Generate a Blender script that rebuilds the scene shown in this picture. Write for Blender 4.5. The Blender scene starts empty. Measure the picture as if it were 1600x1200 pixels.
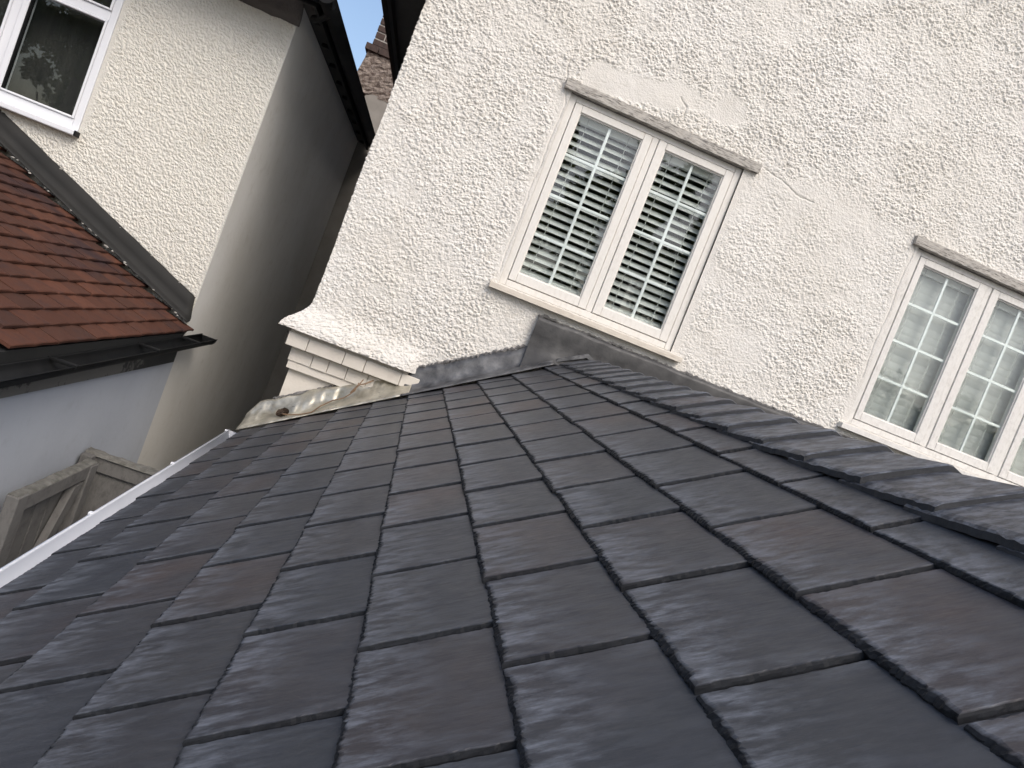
import bpy, bmesh, math, random
import numpy as np
from mathutils import Vector, Matrix

random.seed(7); RNG = np.random.default_rng(11)
sc = bpy.context.scene
col = sc.collection

# ------------------------------------------------------------------ camera
cam_d = bpy.data.cameras.new('camera'); cam = bpy.data.objects.new('camera', cam_d); col.objects.link(cam)
cam_d.sensor_width = 36.0; cam_d.sensor_fit = 'HORIZONTAL'; cam_d.lens = 36.0 * 1167.43 / 1600
cam_d.clip_start = 0.02; cam_d.clip_end = 500
RX = Vector((0.92443444, -0.11507136, 0.36356506)); DN = Vector((0.35345937, -0.09929158, -0.93016539))
FW = Vector((0.14313435, 0.9883824, -0.05111551))
cam.matrix_world = Matrix(((RX.x, -DN.x, -FW.x, 0), (RX.y, -DN.y, -FW.y, 0), (RX.z, -DN.z, -FW.z, 0), (0, 0, 0, 1)))
sc.camera = cam

# ------------------------------------------------------------------ light
SUN_DIR = Vector((0.30, -0.62, 0.74)).normalized()          # towards the sun
elev = math.asin(SUN_DIR.z); azim = math.atan2(SUN_DIR.x, SUN_DIR.y)
world = bpy.data.worlds.new('World'); sc.world = world; world.use_nodes = True
wn = world.node_tree; wn.nodes.clear()
sky = wn.nodes.new('ShaderNodeTexSky'); sky.sky_type = 'NISHITA'; sky.sun_disc = False
sky.sun_elevation = elev; sky.sun_rotation = azim; sky.air_density = 1.0; sky.dust_density = 3.6; sky.ozone_density = 1.0
bg = wn.nodes.new('ShaderNodeBackground'); bg.inputs['Strength'].default_value = 0.15
wo = wn.nodes.new('ShaderNodeOutputWorld')
wn.links.new(sky.outputs[0], bg.inputs[0]); wn.links.new(bg.outputs[0], wo.inputs[0])
sd = bpy.data.lights.new('sun', 'SUN'); sd.energy = 1.0; sd.angle = math.radians(38); sd.color = (1.0, 0.985, 0.955)
sun = bpy.data.objects.new('sun', sd); col.objects.link(sun)
sun.rotation_euler = SUN_DIR.to_track_quat('Z', 'Y').to_euler()
sc.view_settings.view_transform = 'Standard'; sc.view_settings.look = 'None'
sc.view_settings.gamma = 1.0; sc.view_settings.use_curve_mapping = False
sc.view_settings.exposure = 0.55

# ------------------------------------------------------------------ materials
def nodes_of(name):
    m = bpy.data.materials.new(name); m.use_nodes = True
    nt = m.node_tree; nt.nodes.clear()
    out = nt.nodes.new('ShaderNodeOutputMaterial'); b = nt.nodes.new('ShaderNodeBsdfPrincipled')
    nt.links.new(b.outputs[0], out.inputs[0])
    return m, nt, b

class NB:
    """small helper round a node tree"""
    def __init__(s, nt): s.nt = nt
    def n(s, t, **kw):
        x = s.nt.nodes.new(t)
        for k, v in kw.items(): setattr(x, k, v)
        return x
    def l(s, a, b): s.nt.links.new(a, b)
    def coord(s, kind='Object', scale=(1, 1, 1), offset_random=False):
        tc = s.n('ShaderNodeTexCoord'); mp = s.n('ShaderNodeMapping')
        mp.inputs['Scale'].default_value = scale
        s.l(tc.outputs[kind], mp.inputs['Vector'])
        if offset_random:
            oi = s.n('ShaderNodeObjectInfo'); mu = s.n('ShaderNodeMath', operation='MULTIPLY'); mu.inputs[1].default_value = 37.0
            s.l(oi.outputs['Random'], mu.inputs[0]); s.l(mu.outputs[0], mp.inputs['Location'])
        return mp.outputs[0]
    def noise(s, vec, scale, detail=4, rough=0.55):
        x = s.n('ShaderNodeTexNoise'); x.inputs['Scale'].default_value = scale; x.inputs['Detail'].default_value = detail
        x.inputs['Roughness'].default_value = rough; s.l(vec, x.inputs['Vector']); return x.outputs[0]
    def ramp(s, fac, stops):
        r = s.n('ShaderNodeValToRGB'); e = r.color_ramp.elements
        while len(e) < len(stops): e.new(0.5)
        for i, (p, c) in enumerate(stops):
            e[i].position = p; e[i].color = (c[0], c[1], c[2], 1) if not isinstance(c, (int, float)) else (c, c, c, 1)
        s.l(fac, r.inputs[0]); return r.outputs[0]
    def mix(s, fac, a, b, mode='MIX'):
        x = s.n('ShaderNodeMix', data_type='RGBA', blend_type=mode)
        if isinstance(fac, (int, float)): x.inputs['Factor'].default_value = fac
        else: s.l(fac, x.inputs['Factor'])
        for sock, v in ((x.inputs[6], a), (x.inputs[7], b)):
            if isinstance(v, tuple): sock.default_value = (v[0], v[1], v[2], 1)
            else: s.l(v, sock)
        return x.outputs[2]
    def math(s, op, a, b=None, clamp=False):
        x = s.n('ShaderNodeMath', operation=op); x.use_clamp = clamp
        for i, v in enumerate((a, b)):
            if v is None: continue
            if isinstance(v, (int, float)): x.inputs[i].default_value = v
            else: s.l(v, x.inputs[i])
        return x.outputs[0]
    def maprange(s, v, a, b, c=0.0, d=1.0):
        x = s.n('ShaderNodeMapRange'); s.l(v, x.inputs[0])
        for i, q in enumerate((a, b, c, d)): x.inputs[i + 1].default_value = q
        return x.outputs[0]
    def bump(s, h, b, strength=0.4, dist=0.004):
        x = s.n('ShaderNodeBump'); x.inputs['Strength'].default_value = strength; x.inputs['Distance'].default_value = dist
        s.l(h, x.inputs['Height']); s.l(x.outputs[0], b.inputs['Normal'])

def m_simple(name, c1, c2, scale=6, rough=0.6, bump=0.2, bscale=60, dist=0.003, metal=0.0, stretch=(1, 1, 1), spec=0.5, rnd=False):
    m, nt, b = nodes_of(name); k = NB(nt)
    v = k.coord('Object', stretch, rnd)
    k.l(k.ramp(k.noise(v, scale, 6, 0.6), [(0.32, c1), (0.68, c2)]), b.inputs['Base Color'])
    b.inputs['Roughness'].default_value = rough; b.inputs['Metallic'].default_value = metal
    b.inputs['Specular IOR Level'].default_value = spec
    if bump: k.bump(k.noise(v, bscale, 5, 0.6), b, bump, dist)
    return m

def m_render(name, base, tint, dirt, fine=140, fine_strength=0.35, rough=0.85):
    m, nt, b = nodes_of(name); k = NB(nt); v = k.coord('Object')
    big = k.noise(v, 1.3, 4, 0.6); mid = k.noise(v, 11, 5, 0.6)
    c = k.mix(k.maprange(big, 0.35, 0.65), base, tint)
    c = k.mix(k.math('MULTIPLY', k.maprange(mid, 0.56, 0.75), 0.30), c, dirt)
    speck = k.noise(v, 75, 4, 0.7)
    c = k.mix(k.math('MULTIPLY', k.maprange(speck, 0.60, 0.74), 0.25), c, dirt)
    k.l(c, b.inputs['Base Color']); b.inputs['Roughness'].default_value = rough
    b.inputs['Specular IOR Level'].default_value = 0.25
    vo = k.n('ShaderNodeTexVoronoi'); vo.inputs['Scale'].default_value = fine * 0.8; k.l(v, vo.inputs['Vector'])
    h = k.math('ADD', k.noise(v, fine, 5, 0.65), k.math('MULTIPLY', vo.outputs['Distance'], -0.9))
    k.bump(h, b, fine_strength, 0.006)
    return m

def m_slate(name='slate_grey', edge=True):
    m, nt, b = nodes_of(name); k = NB(nt)
    tc = k.n('ShaderNodeTexCoord'); sx = k.n('ShaderNodeSeparateXYZ'); k.l(tc.outputs['Object'], sx.inputs[0])
    oi = k.n('ShaderNodeObjectInfo'); rnd = oi.outputs['Random']
    v = k.coord('Object', (30, 150, 150), True); vb = k.coord('Object', (1, 1, 1), True); vg = k.coord('Object', (60, 260, 260), True)
    vs = k.coord('Object', (15, 44, 44), True)
    streak = k.noise(v, 1.0, 7, 0.68); grain = k.noise(vg, 1.6, 7, 0.75); cloud = k.noise(vb, 9, 5, 0.6)
    big = k.noise(vb, 3.2, 3, 0.5)
    # base tone: grey-blue to warm grey, some slates tinged brown
    tone = k.ramp(rnd, [(0.0, (0.036, 0.039, 0.0445)), (0.25, (0.039, 0.0415, 0.0465)), (0.5, (0.044, 0.044, 0.046)), (0.75, (0.038, 0.040, 0.0455)), (1.0, (0.045, 0.0435, 0.0445))])
    rmask = k.math('MULTIPLY', k.maprange(k.math('FRACT', k.math('MULTIPLY', rnd, 13.37)), 0.45, 0.85), k.maprange(big, 0.36, 0.60))
    tone = k.mix(k.math('MULTIPLY', rmask, 0.60), tone, (0.074, 0.050, 0.043))
    tone = k.mix(k.maprange(cloud, 0.36, 0.7, 0.0, 0.5), tone, (0.024, 0.027, 0.036))
    # chalky bloom near the butt and the near side edge
    butt = k.maprange(sx.outputs['X'], 0.008, 0.13, 1.25, 0.0)
    side = k.maprange(k.math('ABSOLUTE', sx.outputs['Y']), 0.10, 0.152, 0.0, 0.45)
    m1 = k.math('MAXIMUM', butt, side)
    m2 = k.math('MULTIPLY', k.maprange(streak, 0.34, 0.70, 0.15, 1.0), k.maprange(k.noise(vs, 1.0, 6, 0.65), 0.42, 0.62))
    bl = k.math('MULTIPLY', m2, k.math('ADD', k.math('MULTIPLY', m1, 1.0), 0.16), clamp=True)
    c = k.mix(bl, tone, (0.165, 0.176, 0.198))
    c = k.mix(k.math('MULTIPLY', k.maprange(grain, 0.58, 0.80), 0.35), c, (0.115, 0.118, 0.128))
    c = k.mix(k.math('MULTIPLY', k.maprange(grain, 0.45, 0.22), 0.35), c, (0.026, 0.028, 0.034))
    # broken edges: shade of the joints painted in as near-black colour
    edge_shade = k.maprange(sx.outputs['Z'], -0.0003, -0.0018, 0.0, 0.88) if edge else 0.0
    c = k.mix(edge_shade, c, (0.016, 0.0175, 0.020))
    k.l(c, b.inputs['Base Color'])
    k.l(k.maprange(streak, 0.3, 0.7, 0.40, 0.62), b.inputs['Roughness'])
    k.l(k.math('SUBTRACT', 0.42, k.math('MULTIPLY', edge_shade, 0.40) if edge else 0.0), b.inputs['Specular IOR Level'])
    h = k.math('ADD', k.math('MULTIPLY', streak, 1.0), k.math('MULTIPLY', grain, 0.7))
    k.bump(h, b, 0.22, 0.0016)
    return m

def m_lead(name, c1, c2, rough1, rough2, metal, scale=9, spec=0.5):
    m, nt, b = nodes_of(name); k = NB(nt); v = k.coord('Object')
    n1 = k.noise(v, scale, 6, 0.65); n2 = k.noise(v, scale * 4, 5, 0.6)
    c = k.ramp(n1, [(0.3, c1), (0.55, tuple((a + q) / 2 for a, q in zip(c1, c2))), (0.72, c2)])
    k.l(c, b.inputs['Base Color']); b.inputs['Metallic'].default_value = metal; b.inputs['Specular IOR Level'].default_value = spec
    k.l(k.maprange(n2, 0.3, 0.7, rough1, rough2), b.inputs['Roughness'])
    k.bump(k.math('ADD', n1, k.math('MULTIPLY', n2, 0.4)), b, 0.35, 0.006)
    return m

def m_glass(name, tint, f0=0.055):
    m = bpy.data.materials.new(name); m.use_nodes = True; nt = m.node_tree; nt.nodes.clear()
    out = nt.nodes.new('ShaderNodeOutputMaterial'); mx = nt.nodes.new('ShaderNodeMixShader')
    tr = nt.nodes.new('ShaderNodeBsdfTransparent'); tr.inputs[0].default_value = (*tint, 1)
    gl = nt.nodes.new('ShaderNodeBsdfGlossy'); gl.inputs['Roughness'].default_value = 0.0
    lw = nt.nodes.new('ShaderNodeLayerWeight'); pw = nt.nodes.new('ShaderNodeMath'); pw.operation = 'POWER'; pw.inputs[1].default_value = 5.0
    ma = nt.nodes.new('ShaderNodeMath'); ma.operation = 'MULTIPLY_ADD'; ma.inputs[1].default_value = 0.93; ma.inputs[2].default_value = f0
    nt.links.new(lw.outputs['Facing'], pw.inputs[0]); nt.links.new(pw.outputs[0], ma.inputs[0])
    nt.links.new(ma.outputs[0], mx.inputs[0]); nt.links.new(tr.outputs[0], mx.inputs[1]); nt.links.new(gl.outputs[0], mx.inputs[2])
    nt.links.new(mx.outputs[0], out.inputs[0])
    return m

def m_wood(name, base, dark, rough=0.6, amount=0.5, stretch=(3, 3, 3), bump=0.3):
    m, nt, b = nodes_of(name); k = NB(nt); v = k.coord('Object', stretch)
    n1 = k.noise(v, 9, 7, 0.7); n2 = k.noise(v, 2.2, 4, 0.6)
    f = k.math('MULTIPLY', k.math('MULTIPLY', k.maprange(n1, 0.45, 0.72), k.maprange(n2, 0.3, 0.65, 0.25, 1.0)), amount)
    k.l(k.mix(f, base, dark), b.inputs['Base Color']); b.inputs['Roughness'].default_value = rough
    b.inputs['Specular IOR Level'].default_value = 0.35
    k.bump(n1, b, bump, 0.003)
    return m

def m_tile():
    m, nt, b = nodes_of('clay_tile'); k = NB(nt); v = k.coord('Object', (1, 1, 1), True)
    oi = k.n('ShaderNodeObjectInfo')
    tone = k.ramp(oi.outputs['Random'], [(0, (0.072, 0.032, 0.022)), (0.35, (0.095, 0.041, 0.027)), (0.6, (0.062, 0.031, 0.023)), (0.8, (0.118, 0.049, 0.031)), (1, (0.072, 0.036, 0.026))])
    c = k.mix(k.math('MULTIPLY', k.maprange(k.noise(v, 14, 6, 0.65), 0.5, 0.72), 0.6), tone, (0.045, 0.032, 0.032))
    g = k.n('ShaderNodeNewGeometry'); mp = k.n('ShaderNodeMapping'); k.l(g.outputs['Position'], mp.inputs['Vector'])
    st = k.noise(mp.outputs[0], 1.9, 4, 0.6)
    c = k.mix(k.math('MULTIPLY', k.maprange(st, 0.53, 0.68), 0.72), c, (0.030, 0.022, 0.026))
    sp = k.noise(v, 120, 3, 0.6); c = k.mix(k.math('MULTIPLY', k.maprange(sp, 0.66, 0.78), 0.5), c, (0.20, 0.15, 0.12))
    k.l(c, b.inputs['Base Color']); b.inputs['Roughness'].default_value = 0.85; b.inputs['Specular IOR Level'].default_value = 0.12
    k.bump(k.noise(v, 60, 5, 0.6), b, 0.35, 0.003)
    return m

def m_peel(name, black, grey):
    m, nt, b = nodes_of(name); k = NB(nt); v = k.coord('Object')
    tc = k.n('ShaderNodeTexCoord'); sx = k.n('ShaderNodeSeparateXYZ'); k.l(tc.outputs['Object'], sx.inputs[0])
    n1 = k.noise(v, 14, 6, 0.7)
    near = k.math('MULTIPLY', k.maprange(sx.outputs['Y'], 0.75, 0.1, 0.0, 0.30), k.maprange(sx.outputs['Z'], 2.66, 2.63, 0.0, 1.0))
    f = k.maprange(k.math('ADD', n1, near), 0.66, 0.72)
    k.l(k.mix(f, black, grey), b.inputs['Base Color']); b.inputs['Roughness'].default_value = 0.6
    k.bump(n1, b, 0.3, 0.003)
    return m

def m_leaf(name, c1, c2):
    m, nt, b = nodes_of(name); k = NB(nt); v = k.coord('Object')
    k.l(k.ramp(k.noise(v, 1.4, 4, 0.7), [(0.3, c1), (0.7, c2)]), b.inputs['Base Color'])
    b.inputs['Roughness'].default_value = 0.55
    tl = k.n('ShaderNodeBsdfTranslucent'); tl.inputs[0].default_value = (0.20, 0.24, 0.03, 1)
    mx = k.n('ShaderNodeMixShader'); mx.inputs[0].default_value = 0.35
    out = [n for n in nt.nodes if n.type == 'OUTPUT_MATERIAL'][0]
    k.l(b.outputs[0], mx.inputs[1]); k.l(tl.outputs[0], mx.inputs[2]); k.l(mx.outputs[0], out.inputs[0])
    return m

M = dict(
    render=m_render('cream_roughcast', (0.665, 0.635, 0.58), (0.70, 0.675, 0.63), (0.46, 0.42, 0.36)),
    smooth=m_render('cream_smooth_plaster', (0.66, 0.61, 0.53), (0.69, 0.65, 0.58), (0.46, 0.41, 0.34), 90, 0.12, 0.75),
    nrender=m_render('cream_fine_roughcast', (0.645, 0.62, 0.555), (0.675, 0.65, 0.585), (0.47, 0.42, 0.34), 170, 0.45),
    nsmooth=m_render('white_painted_plaster', (0.78, 0.77, 0.735), (0.70, 0.685, 0.64), (0.50, 0.46, 0.39), 40, 0.08, 0.7),
    bluewall=m_render('blue_grey_plaster', (0.50, 0.53, 0.575), (0.45, 0.48, 0.525), (0.36, 0.38, 0.40), 40, 0.06, 0.7),  # cooler, darker plaster colour than the white side wall
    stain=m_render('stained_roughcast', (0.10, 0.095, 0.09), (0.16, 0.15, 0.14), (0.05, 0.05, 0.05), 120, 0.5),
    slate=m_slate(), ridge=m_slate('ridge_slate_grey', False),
    lead=m_lead('dull_lead', (0.036, 0.037, 0.040), (0.21, 0.21, 0.212), 0.36, 0.66, 0.3, 12),
    leaddark=m_lead('weathered_dark_lead', (0.018, 0.018, 0.019), (0.095, 0.093, 0.090), 0.42, 0.7, 0.15, 9),
    leadband=m_lead('dark_lead', (0.018, 0.018, 0.017), (0.032, 0.031, 0.029), 0.6, 0.75, 0.0, 4, 0.2),
    leadsheen=m_lead('new_lead_painted_sheen', (0.26, 0.24, 0.19), (0.80, 0.755, 0.63), 0.26, 0.46, 0.55, 8),  # new lead, with warm reflected light painted into its colour
    edge=m_simple('ridge_edge_painted_shade', (0.020, 0.022, 0.025), (0.038, 0.040, 0.045), 40, 0.8, 0.5, 90),  # ridge edge faces: shade line under the laps put into the colour
    cement=m_simple('cement_bead', (0.10, 0.098, 0.095), (0.22, 0.21, 0.20), 30, 0.9, 0.6, 90),
    white=m_simple('white_plastic', (0.70, 0.71, 0.74), (0.76, 0.77, 0.79), 3, 0.4, 0.05, 40),
    gutter=m_simple('white_gutter_plastic', (0.68, 0.70, 0.74), (0.74, 0.76, 0.80), 2.2, 0.35, 0.05, 30),
    black=m_simple('black_plastic', (0.006, 0.0065, 0.007), (0.012, 0.0125, 0.013), 8, 0.55, 0.1, 40, spec=0.15),
    darksoffit=m_simple('dark_stained_board', (0.012, 0.012, 0.012), (0.03, 0.029, 0.027), 5, 0.7, 0.2, 40),
    peel=m_peel('black_peeling_paint', (0.016, 0.017, 0.017), (0.12, 0.118, 0.108)),
    frame=m_wood('weathered_cream_paint', (0.735, 0.71, 0.66), (0.47, 0.42, 0.35), 0.6, 0.42, (6, 6, 3)),
    frame2=m_wood('worn_white_paint', (0.72, 0.70, 0.66), (0.36, 0.33, 0.29), 0.55, 0.55, (5, 5, 3)),
    lintel=m_wood('weathered_grey_timber', (0.47, 0.44, 0.395), (0.12, 0.112, 0.102), 0.85, 2.0, (2.4, 10, 16), 1.0),
    sill=m_wood('worn_cream_sill', (0.64, 0.585, 0.50), (0.34, 0.28, 0.22), 0.65, 0.7, (2, 8, 10)),
    bar=m_simple('white_bar', (0.80, 0.80, 0.79), (0.84, 0.84, 0.83), 4, 0.45, 0.0),
    blind=m_simple('white_blind', (0.80, 0.80, 0.78), (0.84, 0.84, 0.82), 5, 0.5, 0.0, rnd=True),
    cord=m_simple('white_cord', (0.5, 0.5, 0.48), (0.6, 0.6, 0.58), 5, 0.7, 0.0),
    glass=m_glass('window_glass', (0.955, 0.98, 0.972), 0.042),
    nglass=m_glass('dark_window_glass', (0.85, 0.87, 0.86)),
    room=m_simple('dim_room', (0.030, 0.030, 0.029), (0.045, 0.044, 0.042), 2, 0.9, 0.0),
    curtain=m_simple('grey_curtain', (0.045, 0.045, 0.044), (0.075, 0.072, 0.068), 3, 0.9, 0.1, 20, stretch=(8, 1, .6)),
    tile=m_tile(),
    brick=m_simple('dark_brick', (0.040, 0.028, 0.024), (0.085, 0.055, 0.045), 22, 0.85, 0.4, 60, rnd=True),
    mortar=m_simple('pale_mortar', (0.33, 0.31, 0.28), (0.45, 0.43, 0.39), 20, 0.9, 0.3, 70),
    roughbase=m_simple('brown_rough_render', (0.085, 0.060, 0.048), (0.34, 0.29, 0.25), 26, 0.9, 0.9, 45, 0.02),
    grit=m_simple('grey_cement_render', (0.25, 0.235, 0.21), (0.32, 0.30, 0.27), 5, 0.85, 0.2, 40),
    wood=m_wood('grey_fence_timber', (0.150, 0.145, 0.138), (0.062, 0.060, 0.056), 0.85, 0.9, (6, 2, 2.5), 0.6),
    moss=m_simple('mossy_timber', (0.085, 0.084, 0.072), (0.19, 0.185, 0.17), 25, 0.95, 0.6, 60),
    felt=m_simple('grey_roof_felt', (0.05, 0.05, 0.052), (0.075, 0.075, 0.078), 9, 0.9, 0.3, 120),
    ground=m_simple('concrete_paving', (0.16, 0.155, 0.145), (0.24, 0.23, 0.21), 2, 0.9, 0.3, 20),
    wire=m_simple('brown_wire', (0.14, 0.085, 0.045), (0.22, 0.14, 0.08), 30, 0.5, 0.0),
    deadleaf=m_simple('dead_leaf', (0.055, 0.036, 0.024), (0.13, 0.085, 0.055), 60, 0.7, 0.4, 90),
    leaf=m_leaf('green_leaf', (0.030, 0.055, 0.016), (0.085, 0.115, 0.024)),
    bark=m_simple('bark', (0.05, 0.042, 0.034), (0.10, 0.085, 0.07), 12, 0.9, 0.5, 30),
)

# ------------------------------------------------------------------ object helpers
def wloc(p):
    v = Vector((0, 0, 0))
    while p is not None: v += Vector(p.location); p = p.parent
    return v

def thing(name, loc, label, cat, group=None):
    o = bpy.data.objects.new(name, None); col.objects.link(o); o.location = loc; o.empty_display_size = 0.1
    o['label'] = label; o['category'] = cat
    if group: o['group'] = group
    return o

def tag(o, label=None, cat=None, group=None, kind=None):
    for k, v in (('label', label), ('category', cat), ('group', group), ('kind', kind)):
        if v: o[k] = v
    return o

def mesh_obj(name, verts, faces, mat, parent=None, smooth=False, origin=None):
    """verts in world coordinates; faces index lists"""
    base = wloc(parent); org = Vector(origin) if origin is not None else base
    me = bpy.data.meshes.new(name)
    me.from_pydata([tuple(Vector(v) - org) for v in verts], [], faces); me.validate()
    bm = bmesh.new(); bm.from_mesh(me); bmesh.ops.recalc_face_normals(bm, faces=bm.faces); bm.to_mesh(me); bm.free()
    if smooth: me.polygons.foreach_set('use_smooth', [True] * len(me.polygons))
    if mat: me.materials.append(mat)
    o = bpy.data.objects.new(name, me); col.objects.link(o); o.location = org - base
    if parent: o.parent = parent
    return o

def bm_obj(name, bm, mat, parent=None, smooth=False):
    base = wloc(parent); bmesh.ops.translate(bm, vec=-base, verts=bm.verts)
    bmesh.ops.recalc_face_normals(bm, faces=bm.faces)
    me = bpy.data.meshes.new(name); bm.to_mesh(me); bm.free()
    if smooth: me.polygons.foreach_set('use_smooth', [True] * len(me.polygons))
    if mat: me.materials.append(mat)
    o = bpy.data.objects.new(name, me); col.objects.link(o)
    if parent: o.parent = parent
    return o

def add_box(bm, x0, x1, y0, y1, z0, z1, bev=0.0):
    vs = [bm.verts.new((x, y, z)) for x in (x0, x1) for y in (y0, y1) for z in (z0, z1)]
    fs = [(0, 1, 3, 2), (4, 6, 7, 5), (0, 4, 5, 1), (2, 3, 7, 6), (0, 2, 6, 4), (1, 5, 7, 3)]
    faces = [bm.faces.new([vs[i] for i in f]) for f in fs]
    if bev:
        es = {e for f in faces for e in f.edges}
        bmesh.ops.bevel(bm, geom=list(es), offset=bev, segments=2, affect='EDGES', profile=0.5)
    return bm

def box(name, x0, x1, y0, y1, z0, z1, mat, parent=None, bev=0.0):
    return bm_obj(name, add_box(bmesh.new(), x0, x1, y0, y1, z0, z1, bev), mat, parent)

def add_tube(bm, pts, r, n=8, caps=True):
    rings = []
    for i, p in enumerate(pts):
        p = Vector(p); d = (Vector(pts[min(i + 1, len(pts) - 1)]) - Vector(pts[max(i - 1, 0)])).normalized()
        a = d.orthogonal().normalized() if i == 0 else (rings[-1][1] - d * rings[-1][1].dot(d)).normalized()
        b = d.cross(a); rr = r[i] if isinstance(r, (list, tuple)) else r
        rings.append(([bm.verts.new(p + (a * math.cos(t) + b * math.sin(t)) * rr) for t in [2 * math.pi * k / n for k in range(n)]], a))
    for (q, _), (w, _) in zip(rings, rings[1:]):
        for k in range(n): bm.faces.new((q[k], q[(k + 1) % n], w[(k + 1) % n], w[k]))
    if caps: bm.faces.new(rings[0][0]); bm.faces.new(rings[-1][0])
    return bm

def strip(name, sections, mat, parent, thick=0.004, smooth=True, normal_hint=None):
    """a bent sheet: list of cross sections (each a list of points), given a real thickness"""
    bm = bmesh.new()
    g = [[bm.verts.new(p) for p in s] for s in sections]
    for a, b in zip(g, g[1:]):
        for i in range(len(a) - 1): bm.faces.new((a[i], a[i + 1], b[i + 1], b[i]))
    bmesh.ops.recalc_face_normals(bm, faces=bm.faces)
    bmesh.ops.solidify(bm, geom=list(bm.faces), thickness=thick)
    return bm_obj(name, bm, mat, parent, smooth)

# --- numpy noise
def vnoise(x, y, seed=0):
    r = np.random.default_rng(seed); L = r.random((256, 256))
    xi = np.floor(x).astype(int); yi = np.floor(y).astype(int); fx = x - xi; fy = y - yi
    fx = fx * fx * (3 - 2 * fx); fy = fy * fy * (3 - 2 * fy)
    a = L[xi % 256, yi % 256]; b = L[(xi + 1) % 256, yi % 256]; c = L[xi % 256, (yi + 1) % 256]; d = L[(xi + 1) % 256, (yi + 1) % 256]
    return (a * (1 - fx) + b * fx) * (1 - fy) + (c * (1 - fx) + d * fx) * fy
def fbm(x, y, seed=0, o=4):
    s = 0; a = 0.5
    for i in range(o): s = s + a * vnoise(x * 2 ** i, y * 2 ** i, seed + i); a *= 0.5
    return s / (1 - 0.5 ** o)
def pebbles(x, y, seed=0, dens=0.85):
    """height field of rounded lumps, one or none in each cell of a jittered grid"""
    r = np.random.default_rng(seed); J = r.random((256, 256, 4))
    xi = np.floor(x).astype(int); yi = np.floor(y).astype(int); h = np.zeros_like(x)
    for dx in (-1, 0, 1):
        for dy in (-1, 0, 1):
            cx = xi + dx; cy = yi + dy; q = J[cx % 256, cy % 256]
            rad = 0.34 + 0.42 * q[..., 2]; d2 = ((x - cx - q[..., 0]) ** 2 + (y - cy - q[..., 1]) ** 2) / rad ** 2
            hh = np.sqrt(np.clip(1 - d2, 0, 1)) * (0.45 + 0.55 * q[..., 2]) * (q[..., 3] < dens)
            h = np.maximum(h, hh)
    return h
def sstep(a, b, v):
    t = np.clip((v - a) / (b - a), 0, 1); return t * t * (3 - 2 * t)

def grid_mesh(name, P, keep, mat, parent):
    """P: (n,m,3) world points, keep: (n-1,m-1) bool"""
    n, m, _ = P.shape; base = np.array(wloc(parent)); idx = np.arange(n * m).reshape(n, m)
    q = np.stack([idx[:-1, :-1], idx[1:, :-1], idx[1:, 1:], idx[:-1, 1:]], -1)[keep]
    me = bpy.data.meshes.new(name); me.vertices.add(n * m); me.vertices.foreach_set('co', (P - base).reshape(-1).astype(np.float32))
    nf = len(q); me.loops.add(nf * 4); me.loops.foreach_set('vertex_index', q.reshape(-1).astype(np.int32))
    me.polygons.add(nf); me.polygons.foreach_set('loop_start', np.arange(0, nf * 4, 4, dtype=np.int32))
    me.polygons.foreach_set('loop_total', np.full(nf, 4, dtype=np.int32))
    me.polygons.foreach_set('use_smooth', np.zeros(nf, dtype=bool))
    me.update(calc_edges=True); me.validate(); me.materials.append(mat)
    o = bpy.data.objects.new(name, me); col.objects.link(o); o.parent = parent
    return o

# ------------------------------------------------------------------ constants
TH = math.radians(32.4936); HC = 0.46                     # roof pitch, eye height above the slates
ct, st = math.cos(TH), math.sin(TH); SL = Vector((ct, 0, st)); RN = Vector((-st, 0, ct)); P0 = -HC * RN
def roof_pt(u, y, h=0.0): return P0 + SL * u + Vector((0, y, 0)) + RN * h
def roof_z(x): return math.tan(TH) * x - HC / ct
YW = 4.40                                                # face of the house wall
GZ = -3.4                                                # ground level

# ------------------------------------------------------------------ setting: ground
gnd = bpy.data.meshes.new('ground'); gnd.from_pydata([(-200, -200, GZ), (200, -200, GZ), (200, 200, GZ), (-200, 200, GZ)], [], [(0, 1, 2, 3)])
gnd.materials.append(M['ground']); g = bpy.data.objects.new('ground', gnd); col.objects.link(g); g['kind'] = 'structure'

# ================================================================== MAIN HOUSE
house = thing('house', (3.0, 6.0, GZ), 'cream roughcast house wall with two casement windows, rising behind the slate roof', 'house')
WINS = [(0.342, 1.472, 0.300, 1.476), (2.706, 4.464, 0.300, 1.476)]
dx = 0.0048
nx = int((4.55 + 0.61 + 0.45) / dx); nz = int((3.25 + 0.373) / dx)
s = np.arange(nx) * dx - 0.45; zz = np.arange(nz) * dx - 0.373
S, Z = np.meshgrid(s, zz, indexing='ij')                 # s<0 : returns along the side wall
XC = -0.605
X = XC + np.clip(S, 0, None); 
U = XC + S
Rr = pebbles(U / 0.0200, Z / 0.0180, 3, 0.42); R2 = pebbles(U / 0.0120 + 40, Z / 0.0108, 9, 0.55); R3_ = fbm(U * 95, Z * 95, 61, 3) - 0.5
warp = fbm(U * 3.1, Z * 3.1, 21, 4); dens = fbm(U * 1.7 + 9, Z * 1.7, 31, 3); patch = fbm(U * 7, Z * 7, 77, 3)
amp = 0.75 + 0.45 * sstep(0.35, 0.65, dens)
amp = amp * (0.55 + 0.45 * sstep(0.30, 0.50, patch))
for (a, b, c, d) in WINS:                                # trowelled margins round the windows
    dist = np.maximum(np.maximum(a - U, U - b), np.maximum(c - Z, Z - d))
    amp = amp * (0.12 + 0.88 * sstep(0.012, 0.075, dist + 0.03 * (warp - 0.5)))
pn = fbm(U * 4.5 + 3, Z * 4.5, 91, 4)
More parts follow.
